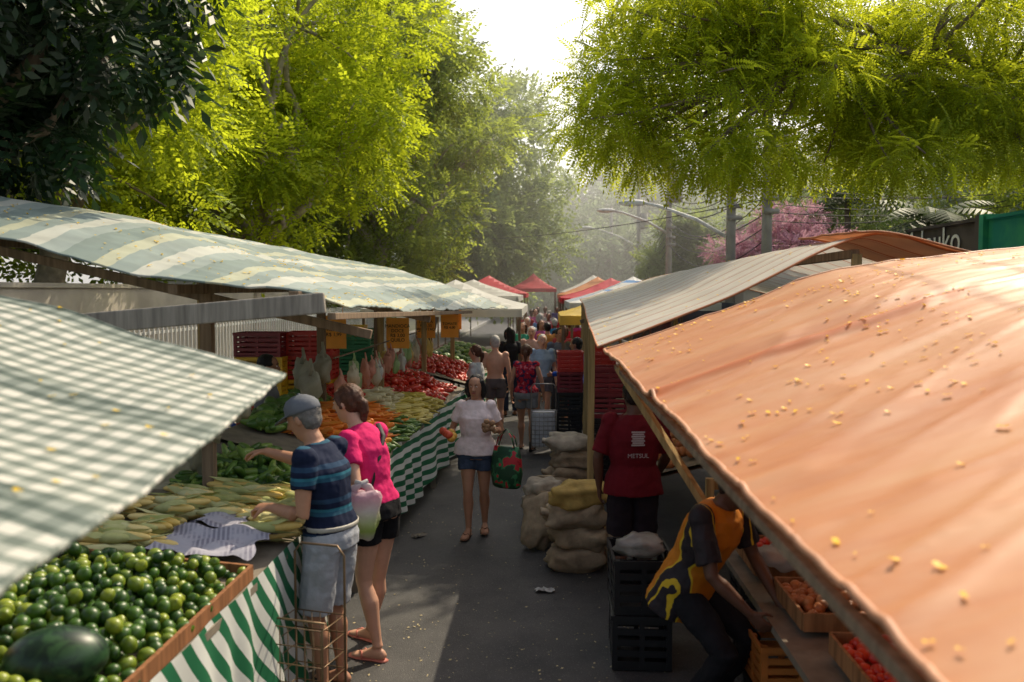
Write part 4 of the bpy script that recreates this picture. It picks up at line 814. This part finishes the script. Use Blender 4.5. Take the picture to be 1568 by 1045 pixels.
person('vendor_bending',(.91,4.62,0),-128,.98,dict(pelvis=(0,-.15,.76),chest=(0,.0,1.07),neck=(0,.07,1.23),head=(0,.15,1.33),shR=(.19,.035,1.18),shL=(-.19,.035,1.18),elR=(.25,.13,.90),wrR=(.17,.31,.72),elL=(-.25,.13,.90),wrL=(-.15,.33,.70),
   hipR=(.09,-.15,.72),hipL=(-.09,-.15,.72),knR=(.14,.16,.45),knL=(-.14,.16,.45),anR=(.14,-.05,.085),anL=(-.14,-.05,.085)),'dark',yj,cl((.012,.012,.015)),'black','short',vox=.008,slv=.8,pants=True,look=(0,1,-.6),loose=.035,shirtlen=.18)

met=M((.35,.33,.3),.35,.2,10,.05,.5,metal=.8,name='metal'); brz=M((.2,.13,.07),.4,.2,10,.05,.5,metal=.5,name='bronze_tube')
def trolley(name,loc,yaw,m,w=.3,dp=.26,h=.95,rows=6,r=.007,cover=None):
    e=empty(name,loc,yaw); mb=MB()
    mb.tube([(-w/2,0,.08),(-w/2,0,h-.05),(-w/2+.04,0,h),(w/2-.04,0,h),(w/2,0,h-.05),(w/2,0,.08)],[r]*6,ref=(0,1,0),n=7)
    mb.tube([(-w/2,-dp,.12),(-w/2,-dp,h*.62),(-w/2,-dp+.03,h*.65),(w/2,-dp+.03,h*.65),(w/2,-dp,h*.62),(w/2,-dp,.12)],[r*.8]*6,ref=(0,1,0),n=6)
    for k in range(rows):
        z=.12+(h*.62-.12)*k/(rows-1)
        mb.tube([(-w/2,0,z),(-w/2,-dp,z),(w/2,-dp,z),(w/2,0,z),(-w/2,0,z)],[r*.5]*5,ref=(0,0,1),n=5)
    for k in range(1,6):
        x=-w/2+w*k/6; mb.tube([(x,0,.12),(x,0,h*.62)],[r*.4]*2,n=5); mb.tube([(x,-dp,.12),(x,-dp,h*.62)],[r*.4]*2,n=5); mb.tube([(x,0,.12),(x,-dp,.12)],[r*.4]*2,n=5)
    mb.obj('wire_frame',m,e,True)
    wb=MB()
    for s_ in (-1,1):
        x=s_*(w/2+.02); wb.tube([(x-.012,0,.075),(x+.012,0,.075)],[.075,.075],ref=(0,1,0),n=18)
    wb.obj('wheels',blk,e,True)
    if cover:
        cb_=MB(); cb_.box((0,-dp/2,.37),(w*.94,dp*.9,.5)); cb_.obj('load',cover,e,bevel=.03)
trolley('shopping_trolley',(-1.22,4.50,0),-15,brz,.30,.24,.98)
trolley('shopping_cart',(-.02,12.35,0),0,met,.36,.3,1.0,9,.01,M((.6,.6,.62),.35,.15,12,.5,.5,name='wrap'))

# ------------------------------------------------------------------ street furniture
conc=M((.32,.30,.27),.85,.2,3,.3,name='concrete'); wirem=M((.02,.02,.02),.6,.1,5,0,name='cable')
def upole(x,y,h,arms=True):
    e=empty('utility_pole',(x,y,0)); mb=MB(); mb.tube([(0,0,0),(0,0,h*.5),(0,0,h)],[.15,.12,.10],n=12)
    if arms:
        for z in (h-.5,h-1.5): mb.beam((-.9,0,z),(.9,0,z),.09,.1)
        for z in (h-.5,h-1.5):
            for k in (-.8,-.4,.4,.8): mb.tube([(k,0,z+.05),(k,0,z+.2)],[.04,.03],n=8)
        mb.tube([(.3,-.1,h-3.1),(.3,-.1,h-2.2)],[.22,.22],n=12)
        for z in (4.2,4.5,4.9): mb.beam((-.12,-.13,z),(.25,-.13,z),.05,.12)
    mb.obj('pole',conc,e,True)
for p in [(4.75,22.2,8.5),(5.2,20.4,8.2),(5.0,35,9),(5.4,50,9),(5.2,68,9)]: upole(*p)
def lamp(x,y,z,dx,dz):
    e=empty('street_lamp',(x,y,z)); mb=MB(); mb.tube([(0,0,0),(-dx*.35,0,dz*.5),(-dx*.8,0,dz*.9),(-dx,0,dz)],[.05,.045,.04,.035],ref=(0,1,0),n=8); mb.ell((-dx-.25,0,dz-.0),(.38,.14,.09),nu=14,nv=8); mb.obj('arm_and_head',M((.62,.62,.6),.5,name='lamp_metal'),e,True)
lamp(4.6,22.2,3.75,2.1,.85); lamp(4.9,35,4.7,2.2,.9); lamp(5.3,50,4.9,2.7,1.1); lamp(5.1,68,5.5,2.5,1.1)
mb=MB()
def wire(a,b,sag,r=.012):
    a=Vector(a);b=Vector(b); P=[a.lerp(b,i/14)-Vector((0,0,sag*4*(i/14)*(1-i/14))) for i in range(15)]; mb.tube(P,[r]*15,ref=(0,0,1),n=4)
pl=[(5.6,6,8.4),(5.2,20.4,8.2),(5.0,35,8.8),(5.4,50,8.8),(5.2,68,8.8)]
for a,b in zip(pl[:-1],pl[1:]):
    for k in (-.8,-.4,.4,.8):
        wire((a[0]+k,a[1],a[2]-.35),(b[0]+k,b[1],b[2]-.35),.5); 
    if a[1]>10:
        for dz in (2.6,2.9,3.2,3.6,4.0,4.3,4.6): wire((a[0],a[1]-.1,a[2]-dz),(b[0],b[1]-.1,b[2]-dz),.5+.1*dz*random.random(),.016)
for z,x2,y2 in [(4.6,14,22),(4.4,14,24),(4.2,13,22),(4.8,16,26),(4.0,11,21),(4.5,-4,44)]: wire((5.2,20.4,z),(x2,y2,z+.5),.25,.012)
mb.obj('power_lines',wirem)
t=NT('painted_wall'); z_=t.add('ShaderNodeSeparateXYZ'); t.l(t.coord(),z_.inputs[0])
c=t.ramp(t.noise(.8,5),[(.4,(.05,.042,.036)),(.6,(.11,.09,.08))]); c2=t.ramp(t.noise(1.2,3),[(.45,(.02,.24,.2)),(.6,(.05,.35,.2))])
msk=t.math('MULTIPLY',t.ramp(t.math('MULTIPLY',z_.outputs[2],.25),[(.765,0),(.77,1)]),t.math('LESS_THAN',z_.outputs[1],15.6)); c=t.mix(msk,c,c2); wall=t.fin(c,.8,.2)
mb=MB(); mb.box((7.9,17.5,1.8),(.2,13,3.6)); mb.box((7.9,17.5,3.63),(.3,13,.06))
for y in (11.2,15.6,20,23.8): mb.box((7.88,y,1.85),(.34,.3,3.7))
mb.obj('graffiti_wall',wall)
text('Malouko',(7.77,17.7,3.3),.75,wht,None,rot=(90,0,-90),ext=.004,name='graffiti_lettering')
bm=M((.42,.45,.47),.7,.1,1,name='plaster'); gl=M((.05,.08,.1),.15,.2,2,0,.6,name='window_glass')
def building(name,x,y,w,dp,h,fl,nw,m):
    e=empty(name,(x,y,0)); mb=MB(); mb.box((0,0,h/2),(w,dp,h)); mb.box((0,0,h+.15),(w+.3,dp+.3,.3))
    for f in range(fl): mb.box((0,0,h*(f+1)/fl-.1),(w+.12,dp+.12,.12))
    mb.obj('walls',m,e); gb=MB(); fb=MB()
    for f in range(fl):
        zc=h*(f+.5)/fl
        for i in range(nw):
            xx=-w/2+w*(i+.5)/nw; gb.box((xx,-dp/2-.01,zc),(w/nw*.55,.04,h/fl*.45)); fb.box((xx,-dp/2-.03,zc-h/fl*.25),(w/nw*.65,.12,.08)); fb.box((xx,-dp/2-.04,zc),(.05,.04,h/fl*.45))
            yy_=-dp/2+dp*(i+.5)/nw; gb.box((-w/2-.01,yy_,zc),(.04,dp/nw*.55,h/fl*.45)); fb.box((-w/2-.03,yy_,zc-h/fl*.25),(.12,dp/nw*.65,.08))
    gb.obj('windows',gl,e); fb.obj('sills',wht,e)
building('apartment_building',17.5,30,6,6,8.5,3,3,bm); building('house',12,40,7,6,5,2,3,M((.5,.45,.4),.8,.1,1,name='plaster_cream')); building('house',-16,46,8,8,6,2,3,M((.5,.45,.4),.8,.1,1,name='plaster_cream'))
e=empty('iron_fence',(0,0,0)); mb=MB()
for z in (.25,1.0,1.75): mb.beam((-5.6,7,z),(-5.6,30,z),.03,.04)
for i in range(160): y=7+i*.145; mb.beam((-5.57,y,.13),(-5.57,y,1.9),.018)
mb.obj('bars',M((.7,.7,.68),.5,.05,5,0,name='white_iron'),e)
mb=MB(); mb.box((-7.4,19,1.2),(.25,40,2.4)); mb.box((-7.4,19,2.43),(.34,40,.07)); mb.obj('garden_wall',M((.42,.38,.32),.85,.25,1,.2,name='rendered_wall'))
def hill(name,cx,cy,rx,ry,h,m,sd):
    vs=[];fs=[];n=40
    for i in range(n+1):
        for j in range(n+1):
            u=-1+2*i/n;v=-1+2*j/n; r=min(1,math.hypot(u,v)); z=h*(math.cos(r*math.pi)*.5+.5)*(1+.25*noise.noise(Vector((u*3,v*3,sd)))) -.3+ (.6*noise.noise(Vector((u*20,v*20,sd))) if r<.95 else 0)
            vs.append((cx+u*rx,cy+v*ry,z))
    for i in range(n):
        for j in range(n): a=i*(n+1)+j; fs.append((a,a+n+1,a+n+2,a+1))
    mb=MB(); mb.addv(vs,fs); mb.obj(name,m,smooth=True)
hz=M((.38,.48,.48),.9,.2,.08,.2,name='forest_haze_tint')  # pale blue-green colour paints haze onto the far hills
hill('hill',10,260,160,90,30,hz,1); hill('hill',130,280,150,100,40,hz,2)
V_=[]
for k in range(1100):
    x=random.uniform(-1.4,.9);y=random.uniform(4.5,16) if random.random()<.8 else random.uniform(3,6); s_=random.uniform(.004,.014); a=random.uniform(0,6.28)
    dx=np.array([math.cos(a),math.sin(a),.1])*s_; dy=np.array([-math.sin(a),math.cos(a),.2])*s_*.6; b0=np.array([x,y,.006]); V_+= [b0-dx,b0+dy,b0+dx,b0-dy]
V_=np.array(V_); mesh_np('fallen_leaves',V_,np.arange(len(V_)).reshape(-1,4),M((.38,.32,.18),.8,.5,3,0,name='dry_leaf'))
for i,(x,y) in enumerate([(.0,6.55),(-1.2,8.0)]):
    vs=[];fs=[];n=7
    for a in range(n):
        for b in range(n): vs.append(((a/6-.5)*.15+random.uniform(-.01,.01),(b/6-.5)*.08,.012+abs(noise.noise(Vector((a*.6,b*.6,i*3))))*.04))
    for a in range(n-1):
        for b in range(n-1): k=a*n+b; fs.append((k,k+n,k+n+1,k+1))
    mb=MB(); mb.addv(vs,fs); mb.obj('crumpled_paper',M((.4,.4,.38) if i==0 else (.15,.13,.1),.7,.2,name='litter'),loc=(x,y,0),yaw=i*50)
